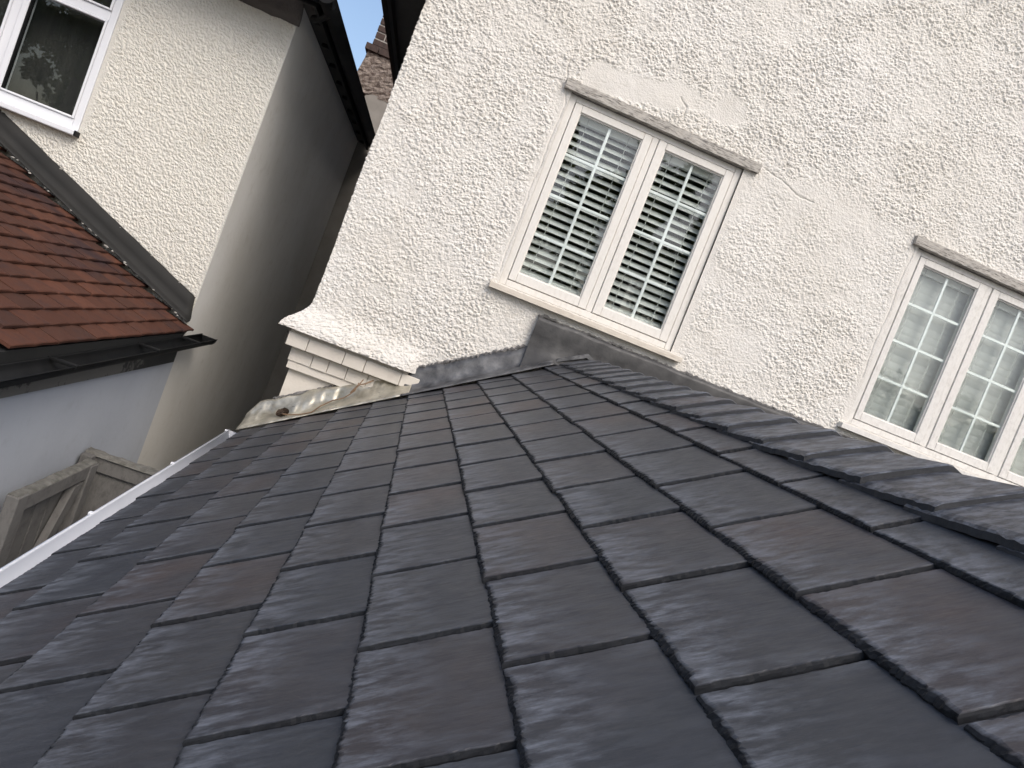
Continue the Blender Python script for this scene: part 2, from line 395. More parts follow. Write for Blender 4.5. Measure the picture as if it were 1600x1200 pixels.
top = np.exp(-(((Z - 1.63 - 0.16 * (U - 0.5)) / 0.13) ** 2)) * sstep(0.25, 0.45, U) * sstep(1.50, 1.20, U)
amp = amp * (1 - 0.88 * sstep(0.36, 0.50, top * (0.15 + 1.25 * pn)))
amp = amp * (1 - 0.25 * sstep(0.585, 0.66, fbm(U * 2.2 + 20, Z * 2.2, 97, 4)))
seam = np.exp(-((Z - 1.49 + 0.02 * np.sin(U * 9)) / 0.06) ** 2) * sstep(1.5, 1.7, U) * sstep(2.8, 2.6, U)
amp = amp * (1 - 0.55 * seam)
under = sstep(0.29, 0.24, Z) * sstep(0.30, 0.45, U) * sstep(1.75, 1.5, U)
amp = amp * (1 - 0.6 * under)
H = amp * (0.0062 * Rr + 0.0060 * R2 * (1 - 0.5 * Rr) + 0.0050 * R3_) + 0.010 * (warp - 0.5) + 0.006 * (patch - 0.5)
# hairline cracks and a broken edge beside the windows
for pl in ([(0.325, 0.36), (0.318, 0.55), (0.328, 0.70), (0.315, 0.86), (0.326, 1.02), (0.322, 1.20), (0.330, 1.40), (0.286, 1.52), (0.262, 1.60), (0.272, 1.66)],
           [(2.690, 0.60), (2.678, 0.85), (2.690, 1.05), (2.676, 1.25), (2.690, 1.44), (2.640, 1.54)], [(1.57, 1.53), (1.72, 1.50), (1.86, 1.455), (1.95, 1.46)],
           [(0.95, 1.70), (1.00, 1.66), (1.01, 1.60), (1.05, 1.56)], [(0.05, 0.62), (0.12, 0.55), (0.16, 0.42)]):
    dd = np.full_like(U, 9.0); uu = U + 0.010 * (fbm(U * 28, Z * 28, 71, 3) - 0.5); wz = Z + 0.010 * (fbm(U * 28 + 50, Z * 28, 72, 3) - 0.5)
    for (a, b), (c, d) in zip(pl, pl[1:]):
        L2 = (c - a) ** 2 + (d - b) ** 2; t = np.clip(((uu - a) * (c - a) + (wz - b) * (d - b)) / L2, 0, 1)
        dd = np.minimum(dd, np.hypot(uu - a - t * (c - a), wz - b - t * (d - b)))
    H = H - 0.0055 * np.exp(-(dd / 0.0042) ** 2)
# bell-cast at the foot of the wall, left of the roof
bell = sstep(-0.16, -0.373, Z) ** 1.6 * sstep(0.115, 0.03, U)
out_y = 0.075 * bell; out_x = 0.125 * bell
rc = 0.02
PX = np.where(S > 0, X, XC) - np.where(S < 0.05, 1, np.exp(-(S - 0.05) / 0.25)) * out_x
PY = np.where(S > 0, YW - 0.012, YW - 0.012 - S) - np.where(S > 0, out_y, 0)
# round the corner
tt = np.clip((S + rc) / (2 * rc), 0, 1)
nxn = -(1 - sstep(0, 1, tt)); nyn = -sstep(0, 1, tt); ln = np.sqrt(nxn ** 2 + nyn ** 2)
Hn = H + 0.004 * (warp - 0.5)
PX = PX + nxn / ln * Hn; PY = PY + nyn / ln * Hn
P = np.stack([PX, PY, Z + 0.0 * Z], -1)
P[..., 2] += (fbm(U * 60, Z * 60, 5, 2) - 0.5) * 0.004
cu = (U[:-1, :-1] + U[1:, 1:]) / 2; cz = (Z[:-1, :-1] + Z[1:, 1:]) / 2
keep = np.ones_like(cu, bool)
for (a, b, c, d) in WINS: keep &= ~((cu > a) & (cu < b) & (cz > c) & (cz < d))
grid_mesh('roughcast_wall', P, keep, M['render'], house)

# plain parts of the house body: lower wall, gable above the frame, right side, sides
bm = bmesh.new()
add_box(bm, -0.606, 4.55, 4.440, 4.70, GZ, -0.40)                                   # lower wall behind extension
add_box(bm, 4.55, 8.6, YW - 0.01, 4.70, GZ, 3.2)
bm_obj('lower_wall', bm, M['smooth'], house)
pk = []
yy0, yy1 = YW - 0.006, YW + 0.25
prof = [(-0.60, 3.2 - 1.65), (8.6, 3.2 - 1.65)]
poly = [(-0.6, 3.24), (8.6, 3.24), (8.6, 1.70), (8.59, 1.70)]
bm = bmesh.new()
pts = [(1.1, 3.24), (7.0, 3.24), (4.05, 6.25)]
a = [bm.verts.new((x, yy0, z)) for x, z in pts]; b = [bm.verts.new((x, yy1, z)) for x, z in pts]
bm.faces.new(a); bm.faces.new(b)
for i in range(3): bm.faces.new((a[i], a[(i + 1) % 3], b[(i + 1) % 3], b[i]))
bm_obj('gable_wall', bm, M['smooth'], house)
# backing leaf behind roughcast with openings left for the windows
bm = bmesh.new()
ys = (YW + 0.012, YW + 0.25)
add_box(bm, -0.575, 0.336, ys[0], ys[1], -0.40, 1.70); add_box(bm, 1.480, 2.70, ys[0], ys[1], -0.40, 3.2)
add_box(bm, 4.47, 4.55, ys[0], ys[1], -0.40, 3.2)
add_box(bm, 0.336, 1.480, ys[0], ys[1], -0.40, 0.30); add_box(bm, 0.336, 1.480, ys[0], ys[1], 1.476, 3.0)
add_box(bm, 2.70, 4.47, ys[0], ys[1], -0.40, 0.30); add_box(bm, 2.70, 4.47, ys[0], ys[1], 1.476, 3.2)
bm_obj('wall_core', bm, M['smooth'], house)
bm = bmesh.new()
add_box(bm, -0.60, -0.45, 4.705, 13.0, GZ, 1.60); add_box(bm, 8.45, 8.60, 4.705, 13.0, GZ, 1.60); add_box(bm, -0.60, 8.60, 13.0, 13.15, GZ, 1.60)
bm_obj('side_wall', bm, M['nsmooth'], house)
# eaves along the gap
box('soffit', -0.80, -0.60, 4.28, 13.2, 1.605, 1.63, M['darksoffit'], house)
box('fascia', -0.825, -0.80, 4.28, 13.2, 1.56, 1.72, M['black'], house)
def half_gutter(name, cx, z, y0, y1, r, mat, parent, z1=None, lip=0.006, ends=True, axis='y', up=True):
    z1 = z if z1 is None else z1
    secs = []
    n = 10
    for t in (0.0, 0.25, 0.5, 0.75, 1.0):
        y = y0 + (y1 - y0) * t; zc = z + (z1 - z) * t
        ring = [(cx - r - lip, y, zc + 0.002), (cx - r, y, zc + 0.004)]
        ring += [(cx + r * math.cos(math.pi + math.pi * k / n), y, zc + r * math.sin(math.pi + math.pi * k / n)) for k in range(n + 1)]
        ring += [(cx + r + lip, y, zc + 0.002)]
        secs.append(ring)
    if axis == 'x': secs = [[(q[1], q[0], q[2]) for q in ss] for ss in secs]
    o = strip(name, secs, mat, parent, 0.003)
    if ends:
        for t, y, zc in ((0, y0, z), (1, y1, z1)):
            bm = bmesh.new(); vs = []
            for yy in (y - 0.003, y + 0.003):
                ring = [(cx + r * 1.05 * math.cos(math.pi + math.pi * k / n), yy, zc + r * 1.05 * math.sin(math.pi + math.pi * k / n)) for k in range(n + 1)]
                if axis == 'x': ring = [(q[1], q[0], q[2]) for q in ring]
                vs.append([bm.verts.new(q) for q in ring])
            bm.faces.new(vs[0]); bm.faces.new(vs[1])
            for k in range(n + 1): bm.faces.new((vs[0][k], vs[0][(k + 1) % (n + 1)], vs[1][(k + 1) % (n + 1)], vs[1][k]))
            bm_obj('stop_end', bm, mat, o if parent else None)
    return o
half_gutter('gutter', -0.875, 1.69, 4.24, 13.2, 0.048, M['black'], house)
# house roof: gable slopes
def slab(name, q, t, mat, parent):
    n = (Vector(q[1]) - Vector(q[0])).cross(Vector(q[2]) - Vector(q[0])).normalized()
    vs = [Vector(p) for p in q] + [Vector(p) + n * t for p in q]
    k = len(q); f = [tuple(range(k)), tuple(range(2 * k - 1, k - 1, -1))] + [(i, (i + 1) % k, k + (i + 1) % k, k + i) for i in range(k)]
    return mesh_obj(name, vs, f, mat, parent)
slab('roof', [(-0.86, 4.18, 1.70), (4.05, 4.18, 6.61), (4.05, 13.3, 6.61), (-0.86, 13.3, 1.70)], 0.06, M['tile'], house)
slab('roof', [(4.05, 4.18, 6.61), (8.96, 4.18, 1.70), (8.96, 13.3, 1.70), (4.05, 13.3, 6.61)], 0.06, M['tile'], house)

# painted brick corbel under the bell-cast
bx = bmesh.new(); bmats = M['smooth']
def brick(x0, x1, y0, z0, z1):
    j = [random.uniform(-0.003, 0.003) for _ in range(4)]
    return box('brick', x0 + 0.0012, x1 - 0.0012, y0 + j[0], 4.44, z0 + 0.0015 + j[1] * .5, z1 - 0.0012, bmats, house, 0.004)
xs = [-0.665, -0.545, -0.33, -0.205, 0.01, 0.12]
for a, b in zip(xs, xs[1:]): brick(a, b, 4.352, -0.472, -0.392)
xs = [-0.630, -0.495, -0.40, -0.29, -0.165, -0.05, 0.06]
for a, b in zip(xs, xs[1:]): brick(a, b, 4.398, -0.556, -0.475)
bm = bmesh.new(); add_box(bm, -0.66, 0.12, 4.366, 4.436, -0.395, -0.372); add_box(bm, -0.622, 0.10, 4.408, 4.438, -0.60, -0.553)
bm_obj('mortar_bed', bm, M['smooth'], house)

# ------------------------------------------------------------------ casement windows
def casement_window(x0, x1, n, z0, z1, mat, label, pane_edges, blinds, blind_labels, slat_tilt):
    """outer frame flush with the wall, n side-hung casements with glazing bars, lintel and sill"""
    w = bpy.data.objects.new('window', None); col.objects.link(w); w.parent = house
    w.location = Vector(((x0 + x1) / 2, YW, z0)) - wloc(house); w['label'] = label
    yf = YW + 0.004
    # outer frame
    bm = bmesh.new()
    add_box(bm, x0, x0 + 0.042, yf, yf + 0.055, z0, z1, 0.004); add_box(bm, x1 - 0.042, x1, yf, yf + 0.055, z0, z1, 0.004)
    add_box(bm, x0 + 0.0425, x1 - 0.0425, yf + 0.001, yf + 0.055, z1 - 0.036, z1, 0.004); add_box(bm, x0 + 0.0425, x1 - 0.0425, yf + 0.001, yf + 0.055, z0, z0 + 0.040, 0.004)
    edges = pane_edges
    for i in range(n - 1):
        mx = (edges[i][1] + edges[i + 1][0]) / 2
        add_box(bm, mx - 0.020, mx + 0.020, yf + 0.002, yf + 0.055, z0 + 0.0405, z1 - 0.0365, 0.004)
    bm_obj('window_frame', bm, mat, w)
    gz0, gz1 = 0.398, 1.392
    for i in range(n):
        a, b = edges[i]
        lo = x0 + 0.045 if i == 0 else (edges[i - 1][1] + a) / 2 + 0.0225
        hi = x1 - 0.045 if i == n - 1 else (b + edges[i + 1][0]) / 2 - 0.0225
        bm = bmesh.new(); zb, zt = z0 + 0.043, z1 - 0.039; yc = yf - 0.005
        add_box(bm, lo, a, yc, yf + 0.05, zb, zt, 0.004); add_box(bm, b, hi, yc, yf + 0.05, zb, zt, 0.004)
        add_box(bm, a + 0.0004, b - 0.0004, yc + 0.0008, yf + 0.05, gz1, zt, 0.004); add_box(bm, a + 0.0004, b - 0.0004, yc + 0.0008, yf + 0.05, zb, gz0, 0.004)
        # glazing bead
        add_box(bm, a + 0.0002, a + 0.007, yc + 0.010, yf + 0.03, gz0, gz1); add_box(bm, b - 0.007, b - 0.0002, yc + 0.010, yf + 0.03, gz0, gz1)
        add_box(bm, a + 0.0072, b - 0.0072, yc + 0.011, yf + 0.03, gz1 - 0.007, gz1 - 0.0002); add_box(bm, a + 0.0072, b - 0.0072, yc + 0.011, yf + 0.03, gz0 + 0.0002, gz0 + 0.007)
        bm_obj('casement', bm, mat, w)
        box('glass_pane', a + 0.0005, b - 0.0005, yf + 0.0145, yf + 0.0185, gz0 + 0.0005, gz1 - 0.0005, M['glass'], w)
        m_ = (a + b) / 2
        box('glazing_bar', m_ - 0.009, m_ + 0.009, yf + 0.022, yf + 0.034, gz0 + 0.001, gz1 - 0.001, M['bar'], w, 0.003)
        for k in range(1, 4):
            zb_ = gz0 + (gz1 - gz0) * (k / 4.0)
            box('glazing_bar', a + 0.001, b - 0.001, yf + 0.023, yf + 0.033, zb_ - 0.009, zb_ + 0.009, M['bar'], w, 0.003)
        # blind hanging in the casement
        bl = thing('venetian_blind', ((a + b) / 2, YW + 0.11, gz1 + 0.02), blind_labels[i], 'blind', blinds)
        box('headrail', a - 0.036, b + 0.036, YW + 0.066, YW + 0.110, gz1 - 0.035, gz1 + 0.025, M['blind'], bl, 0.003)
        proto = None; pitch = 0.0475; nn = int((gz1 - 0.04 - gz0) / pitch) + 1
        hw = 0.0262 if n == 2 else 0.0305
        for k in range(nn):
            zc = gz1 - 0.062 - k * pitch; t = slat_tilt(i) + (random.uniform(-0.03, 0.03) if n == 2 else random.uniform(-0.008, 0.008))
            if proto is None:
                bm = bmesh.new(); L = (b - a) / 2 + 0.034; rows = []
                for q in range(5):
                    yy = -hw + 2 * hw * q / 4; zz_ = 0.0035 * (1 - (yy / hw) ** 2)
                    rows.append([bm.verts.new((sx_ * L, yy, zz_)) for sx_ in (-1, 1)])
                for p_, q_ in zip(rows, rows[1:]): bm.faces.new((p_[0], p_[1], q_[1], q_[0]))
                bmesh.ops.solidify(bm, geom=list(bm.faces), thickness=0.0025)
                bmesh.ops.recalc_face_normals(bm, faces=bm.faces)
                me = bpy.data.meshes.new('slat'); bm.to_mesh(me); bm.free(); me.materials.append(M['blind']); proto = me
            o = bpy.data.objects.new('slat', proto.copy()); col.objects.link(o); o.parent = bl
            o.location = Vector(((a + b) / 2, YW + 0.088, zc)) - Vector(bl.location); o.rotation_euler = (t, random.uniform(-.002, .002), 0)
        for q in (0.17, 0.83):
            xx = a + (b - a) * q
            box('ladder_cord', xx - 0.0016, xx + 0.0016, YW + 0.0615, YW + 0.0640, gz0 - 0.04, gz1, M['cord'], bl)
    # dim room behind the glass
    bm = bmesh.new(); add_box(bm, x0 - 0.3, x1 + 0.3, YW + 0.26, YW + 1.8, z0 - 0.6, z1 + 0.3)
    fr = [f for f in bm.faces if abs(f.calc_center_median().y - (YW + 0.26)) < 1e-4]; bmesh.ops.delete(bm, geom=fr, context='FACES_ONLY')
    bm_obj('room_interior', bm, M['room'], w)
    # lintel board and sill with rough edges
    def rough_board(nm, xa, xb, ya, yb, za, zb, mt, j, slope):
        n_ = 40; secs = []
        for k in range(n_ + 1):
            x = xa + (xb - xa) * k / n_; r = lambda: random.uniform(-j, j)
            secs.append([(x, yb, za), (x, ya + r(), za + r() * .4), (x, ya + r(), zb - slope + r()), (x, yb, zb + r() * .5)])
        bm = bmesh.new(); g_ = [[bm.verts.new(p) for p in s_] for s_ in secs]
        for p_, q_ in zip(g_, g_[1:]):
            for i_ in range(4): bm.faces.new((p_[i_], p_[(i_ + 1) % 4], q_[(i_ + 1) % 4], q_[i_]))
        bm.faces.new(g_[0]); bm.faces.new(g_[-1])
        return bm_obj(nm, bm, mt, w)
    rough_board('lintel', x0 - 0.052, x1 + 0.085, YW - 0.042, YW + 0.09, z1 + 0.003, z1 + 0.066, M['lintel'], 0.0028, 0.008)
    rough_board('window_sill', x0 - 0.048, x1 + 0.070, YW - 0.062, YW + 0.07, z0 - 0.042, z0 - 0.0015, M['sill'] if n == 2 else M['frame2'], 0.0009, 0.010)
    return w

casement_window(0.342, 1.470, 2, 0.300, 1.472, M['frame'], 'cream weathered two-light casement with open slatted blinds, under a grey lintel',
                [(0.432, 0.834), (0.980, 1.374)], 'blinds in the two-light window',
                ['white slatted blind behind the left light of the window nearest the roof peak', 'white slatted blind behind the right light of the window nearest the roof peak'],
                lambda i: math.radians(42))
casement_window(2.706, 4.462, 3, 0.300, 1.472, M['frame2'], 'white-framed casement window at the right edge with closed pale blinds',
                [(2.792, 3.196), (3.350, 3.752), (3.906, 4.310)], 'blinds in the window at the right edge',
                ['closed pale blind in the leftmost light of the window at the right edge', 'closed pale blind in the middle light of the window at the right edge', 'closed pale blind in the cut-off light at the right edge of the photo'],
                lambda i: math.radians(84))

# ================================================================== EXTENSION WITH SLATE ROOF
ext = thing('house_extension', (0.2, 2.0, GZ), 'single-storey extension with dark grey slate roof, white gutter and slate ridge in the foreground', 'extension')
Y0 = -0.62
# deck below the slates, walls, flat part behind the ridge
bm = bmesh.new()
q = [roof_pt(-1.05, Y0, -0.03), roof_pt(0.80, Y0, -0.03), roof_pt(0.80, 4.39, -0.03), roof_pt(-1.05, 4.39, -0.03)]
slab('roof_deck', q, -0.04, M['darksoffit'], ext)
box('flat_roof', 0.90, 7.6, Y0, 4.38, -0.09, -0.03, M['felt'], ext)
bm = bmesh.new(); add_box(bm, -0.58, -0.45, Y0 + 0.1, 4.39, GZ, -1.08); add_box(bm, 7.4, 7.55, Y0 + 0.1, 4.39, GZ, -0.10)
bm_obj('wall', bm, M['nsmooth'], ext)
pts = [(-0.45, GZ), (7.4, GZ), (7.4, -0.12), (0.82, -0.12), (0.70, -0.17), (-0.45, -0.90)]
mesh_obj('gable_wall', [(x, Y0 + 0.1, z) for x, z in pts] + [(x, Y0 + 0.2, z) for x, z in pts],
         [tuple(range(6)), tuple(range(11, 5, -1))] + [(i, (i + 1) % 6, 6 + (i + 1) % 6, 6 + i) for i in range(6)], M['nsmooth'], ext)
box('fascia', -0.652, -0.63, Y0 + 0.1, 4.39, -1.16, -1.00, M['white'], ext)

# slates
SW = 0.3045; SWV = 0.2995; SLEN = 0.405; EXPO = 0.2002; ST = 0.0095; THK = 0.0125
def slate_mesh(seed, wscale=1.0):
    r = random.Random(seed); hw = SWV * wscale / 2
    def path(a, b, n, jit, nrm):
        pts = []; ph = r.uniform(0, 6); low = [r.uniform(-1, 1) for _ in range(6)]
        for i in range(n):
            t = i / n; wob = jit * (0.45 * math.sin(7 * t + ph) * low[0] + 0.5 * math.sin(17 * t + 2 * ph) * low[1] + r.uniform(-0.75, 0.75))
            if i == 0: wob = 0
            pts.append((a[0] + (b[0] - a[0]) * t + nrm[0] * wob, a[1] + (b[1] - a[1]) * t + nrm[1] * wob))
        return pts
    c = [(0.002 + r.uniform(0, .003), -hw + r.uniform(0, .002)), (SLEN, -hw), (SLEN, hw), (0.002 + r.uniform(0, .003), hw - r.uniform(0, .002))]
    out = path(c[0], c[1], 64, 0.0010, (0, 1)) + path(c[1], c[2], 6, 0.0, (1, 0)) + path(c[2], c[3], 64, 0.0010, (0, 1)) + path(c[3], c[0], 60, 0.0017, (1, 0))
    n = len(out); bm = bmesh.new(); rings = []
    # rings from the underside up to the flat face
    prev = [r.uniform(0.7, 1.3) for _ in range(n)]
    spec = [(0.0, -THK, 0.0), (-0.0008, -THK * 0.62, 0.0012), (0.0025, -THK * 0.34, 0.0016), (0.0062, -THK * 0.12, 0.0014), (0.0115, 0.0, 0.0020)]
    lowf = [0.75 + 0.5 * abs(math.sin(i * 0.11 + seed) * math.sin(i * 0.037 + 2 * seed)) for i in range(n)]
    for inset, z, jit in spec:
        ring = []
        for i, (x, y) in enumerate(out):
            p, q_ = out[i - 1], out[(i + 1) % n]; tx, ty = q_[0] - p[0], q_[1] - p[1]; L = math.hypot(tx, ty) or 1
            nxx, nyy = -ty / L, tx / L
            ex, ey = min(x, SLEN - x), hw - abs(y)                 # distances to the two nearest edges
            onside = 0.38 if ey < 0.004 and ex > 0.0045 else 1.0     # sawn sides are crisper than the riven butt
            far = max(ex, ey); calm = min(1.0, max(0.0, (far - 0.024) / 0.02))
            if far < 0.024:                                         # mitred corner, no jitter
                xx = min(max(x, inset), SLEN - inset) if inset > 0 else x
                yy = min(max(y, -hw + inset * .38), hw - inset * .38) if inset > 0 else y
            else:
                d = (inset * (1 + (lowf[i] - 1) * calm) + r.uniform(-jit, jit) * calm) * onside
                xx, yy = x + nxx * d, y + nyy * d
            ring.append(bm.verts.new((xx, yy, z + (r.uniform(-jit, jit) * 0.5 * calm * onside if z < 0 and z > -THK else 0))))
        rings.append(ring)
    for a, b in zip(rings, rings[1:]):
        for i in range(n): bm.faces.new((a[i], a[(i + 1) % n], b[(i + 1) % n], b[i]))
    for ring in (rings[-1], rings[0]):                          # flat faces as a fan about the middle
        cv = bm.verts.new((SLEN / 2, 0, sum(v.co.z for v in ring) / n))
        for i in range(n): bm.faces.new((ring[i], ring[(i + 1) % n], cv))
    bmesh.ops.remove_doubles(bm, verts=[v for v in bm.verts], dist=0.0001)
    bmesh.ops.recalc_face_normals(bm, faces=bm.faces)
    me = bpy.data.meshes.new('slate'); bm.to_mesh(me); bm.free(); me.materials.append(M['slate'])
    return me
SMESH = [slate_mesh(k) for k in range(14)]
tilt = math.atan2(ST, EXPO)
ex_loc = wloc(ext)
for kc in range(-6, 4):
    u0 = EXPO * kc + (0.062 if kc == -6 else 0.0)
    off = 0.9050 if kc % 2 == 0 else 1.0525
    j0 = int(math.floor((Y0 - off) / SW)) ; 
    for j in range(j0, 20):
        yc = off + (j + 0.5) * SW + random.uniform(-0.0014, 0.0014)
        if yc - SW / 2 < Y0 - 0.2 or yc - SW / 2 > 4.24: continue
        sy = 1.0; over = yc + SW / 2 - 4.37
        if over > 0: sy = (SW - over) / SW; yc -= over / 2
        under = (Y0 - 0.05) - (yc - SW / 2)
        if under > 0: sy = (SW - under) / SW; yc += under / 2
        if sy < 0.1: continue
        o = bpy.data.objects.new('slate', random.choice(SMESH).copy()); col.objects.link(o); o.parent = ext
        o.location = roof_pt(u0 + random.uniform(-0.0012, 0.0012), yc, random.uniform(-0.0008, 0.0008)) - ex_loc
        # local x along the slope, tilted so that the head dips under the next course
        o.rotation_euler = Matrix(((ct, 0, -st), (0, 1, 0), (st, 0, ct))).to_euler()
        o.rotation_euler.rotate_axis('Y', tilt + random.uniform(-0.004, 0.004))
        o.rotation_euler.rotate_axis('X', -0.0130 + random.uniform(-0.005, 0.005)); o.rotation_euler.rotate_axis('Z', random.uniform(-0.003, 0.003))
        o.scale = ((0.78 if kc == -6 else (0.6 if kc == 3 else 1.0)), sy * (1 if j % 3 else 1.0), 1)

# ridge tiles: two-winged capping pieces lapping towards the eye
def ridge_mesh(seed):
    r = random.Random(seed); L = 0.262; wing = 0.178; a1 = math.radians(27.0); a2 = math.radians(20)
    ny = 22; bm = bmesh.new(); top = []
    prof_ = [(-wing, 0), (-wing + 0.004, 0.003), (-wing * 0.92, 0.006), (-wing * 0.5, 0.006), (-0.006, 0.006), (0.006, 0.006), (wing * 0.5, 0.006), (wing, 0.003)]
    for i in range(ny + 1):
        t = i / ny; y = (0.0, 0.004)[i] if i < 2 else 0.004 + (L - 0.004) * (i - 1) / (ny - 1); row = []
        for k, (w_, h_) in enumerate(prof_):
            ang = a1 if w_ < 0 else a2
            e = 0.0
            if k < 2: e = r.uniform(-0.0012, 0.0012)
            ww = w_ + e; yy = y
            if i == 0: yy = y + r.uniform(-0.0018, 0.0018)
            hh = h_ * (0.55 if i == 0 else 1.0) + (0 if k > 1 else r.uniform(-0.0012, 0.0012))
            x = ww * math.cos(ang); z = -abs(ww) * math.sin(ang) + hh
            if abs(w_) < 0.007: z -= 0.0012
            row.append(bm.verts.new((x, yy, z)))
        top.append(row)
    bot = []
    for i in range(ny + 1):
        bot.append([bm.verts.new(v.co + Vector((0.002 if v.co.x < 0 else -0.002, r.uniform(-.001, .001), -0.0115))) for v in top[i]])
    m_ = len(prof_)
    for i in range(ny):
        for k in range(m_ - 1):
            bm.faces.new((top[i][k], top[i][k + 1], top[i + 1][k + 1], top[i + 1][k])); bm.faces.new((bot[i][k], bot[i + 1][k], bot[i + 1][k + 1], bot[i][k + 1]))
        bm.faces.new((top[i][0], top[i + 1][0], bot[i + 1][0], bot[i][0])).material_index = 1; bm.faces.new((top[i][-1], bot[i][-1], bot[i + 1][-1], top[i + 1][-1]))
    for k in range(m_ - 1):
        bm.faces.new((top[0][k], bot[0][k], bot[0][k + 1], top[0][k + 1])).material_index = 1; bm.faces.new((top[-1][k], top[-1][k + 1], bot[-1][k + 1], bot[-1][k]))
    bmesh.ops.recalc_face_normals(bm, faces=bm.faces)
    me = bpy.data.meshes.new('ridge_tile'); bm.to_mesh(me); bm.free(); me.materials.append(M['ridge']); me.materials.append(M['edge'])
    return me
RM = [ridge_mesh(k) for k in range(5)]
for n in range(-8, 17):
    y = 1.043 + 0.1975 * n
    if y < Y0 - 0.05 or y > 4.2: continue
    o = bpy.data.objects.new('ridge_tile', RM[(n * 3) % 5].copy()); col.objects.link(o); o.parent = ext
    o.location = Vector((0.9885 + random.uniform(-.002, .002), y, 0.0825)) - ex_loc
    o.rotation_euler = (-math.atan2(0.0128, 0.1975) + random.uniform(-.006, .006), random.uniform(-.012, .012), random.uniform(-.008, .008))
# batten under the ridge, so no daylight shows
bm = bmesh.new(); v = [(0.845, -0.022), (0.985, 0.050), (1.13, -0.01), (1.13, -0.06), (0.845, -0.06)]
mesh_obj('ridge_batten', [(x, Y0, z) for x, z in v] + [(x, 4.37, z) for x, z in v], [tuple(range(5)), tuple(range(9, 4, -1))] + [(i, (i + 1) % 5, 5 + (i + 1) % 5, 5 + i) for i in range(5)], M['darksoffit'], ext)
bm.free()
# pale mortar end of the ridge against the wall
mesh_obj('ridge_end', [(x, y, z) for y in (4.318, 4.345) for x, z in ((0.822, 0.012), (0.985, 0.103), (1.145, 0.035), (1.145, 0.012), (0.985, 0.078), (0.822, -0.010))],
         [tuple(range(6)), tuple(range(11, 5, -1))] + [(i, (i + 1) % 6, 6 + (i + 1) % 6, 6 + i) for i in range(6)], M['lead'], ext)

# lead flashings -----------------------------------------------------------
def wob(a, b, s=1.0, seed=0): return (float(vnoise(np.array([a * 9.0 + 3]), np.array([b * 9.0 + seed * 7.3]), 50 + seed)[0]) - 0.5) * s
secs = []; n = 46
for i in range(n + 1):
    x = 0.045 + (0.800 - 0.045) * i / n; zr = roof_z(x)
    ht = 0.155 + 0.02 * math.sin(i * 0.35) * 0.5
    secs.append([(x, 4.372, min(zr + ht, 0.16) + wob(x * 3, 0, .012)), (x, 4.364 + wob(x, 1, .008), zr + ht * 0.72), (x, 4.352 + wob(x, 2, .014), zr + 0.055), (x, 4.335 + wob(x, 3, .012), zr + 0.028),
                 (x, 4.295 + wob(x, 4, .012), zr + 0.019 + wob(x, 5, .006)), (x, 4.255 + wob(x * 2, 6, .010), zr + 0.013 + wob(x * 2, 7, .006)), (x, 4.245 + wob(x * 2, 6, .010), zr + 0.005)])
strip('lead_flashing', secs, M['lead'], ext, 0.004)
secs = []; n = 60
for i in range(n + 1):
    x = 0.632 + (7.4 - 0.632) * (i / n) ** 2.0; t = min(1, (x - 0.632) / 0.05); zt = 0.205 + wob(x * 2, 3, .010)
    secs.append([(x, 4.372, zt), (x, 4.342 + wob(x, 1, .006), zt - 0.004), (x, 4.336 + wob(x, 11, .008), zt - 0.022), (x, 4.348 + wob(x, 12, .010), 0.10), (x, 4.345 + wob(x, 13, .010), 0.03), (x, 4.32, -0.02 if x > 0.8 else max(roof_z(x) + 0.015, -0.13)), (x, 4.27, -0.026 if x > 0.8 else max(roof_z(x) + 0.012, -0.14))])
strip('lead_upstand', secs, M['leaddark'], ext, 0.005)
# end fold of the upstand, and the saddle piece dressed over the ridge end
# bright crumpled lead at the foot of the abutment
secs = []; n = 110
for i in range(n + 1):
    x = -0.735 + (0.085 + 0.735) * i / n; zr = roof_z(x); e = min(1.0, i / 6)
    c = lambda k, s_: wob(x * 1.5, k * .6, s_ * 1.2, 2) + wob(x * 5.0, k * 1.4, s_ * .5, 4)
    hh = 0.085 + 0.055 * e + wob(x * 2, 9, .02)
    secs.append([(x, 4.432, zr + hh), (x, 4.412 + c(1, .016), zr + hh * .93), (x, 4.395 + c(2, .040), zr + hh * 0.70), (x, 4.375 + c(3, .045), zr + hh * .45 + c(8, .012)), (x, 4.335 + c(4, .03), zr + 0.033 + c(5, .012)), (x, 4.295 + c(6, .02), zr + 0.024 + c(7, .008)),
                 (x, 4.262 + c(6, .016), zr + 0.012), (x, 4.252 + c(6, .012), zr + 0.004)])
o = strip('bright_lead_flashing', secs, M['leadsheen'], ext, 0.004)
# ragged cement bead along the tops of the lead
def bead(xa, xb, zf, y, n, mat, name='cement_bead'):
    bm = bmesh.new(); pts = []; rr = []
    for i in range(n + 1):
        x = xa + (xb - xa) * i / n; pts.append((x, y + random.uniform(-.004, .004), zf(x) + random.uniform(-.006, .006))); rr.append(random.uniform(0.005, 0.0115))
    return bm_obj(name, add_tube(bm, pts, rr, 6), mat, ext)
bead(0.06, 0.625, lambda x: min(roof_z(x) + 0.162, 0.16), 4.374, 60, M['cement'])
bead(0.632, 3.2, lambda x: 0.212, 4.378, 150, M['cement'])
bead(-0.63, 0.07, lambda x: roof_z(x) + 0.142, 4.434, 60, M['cement'])

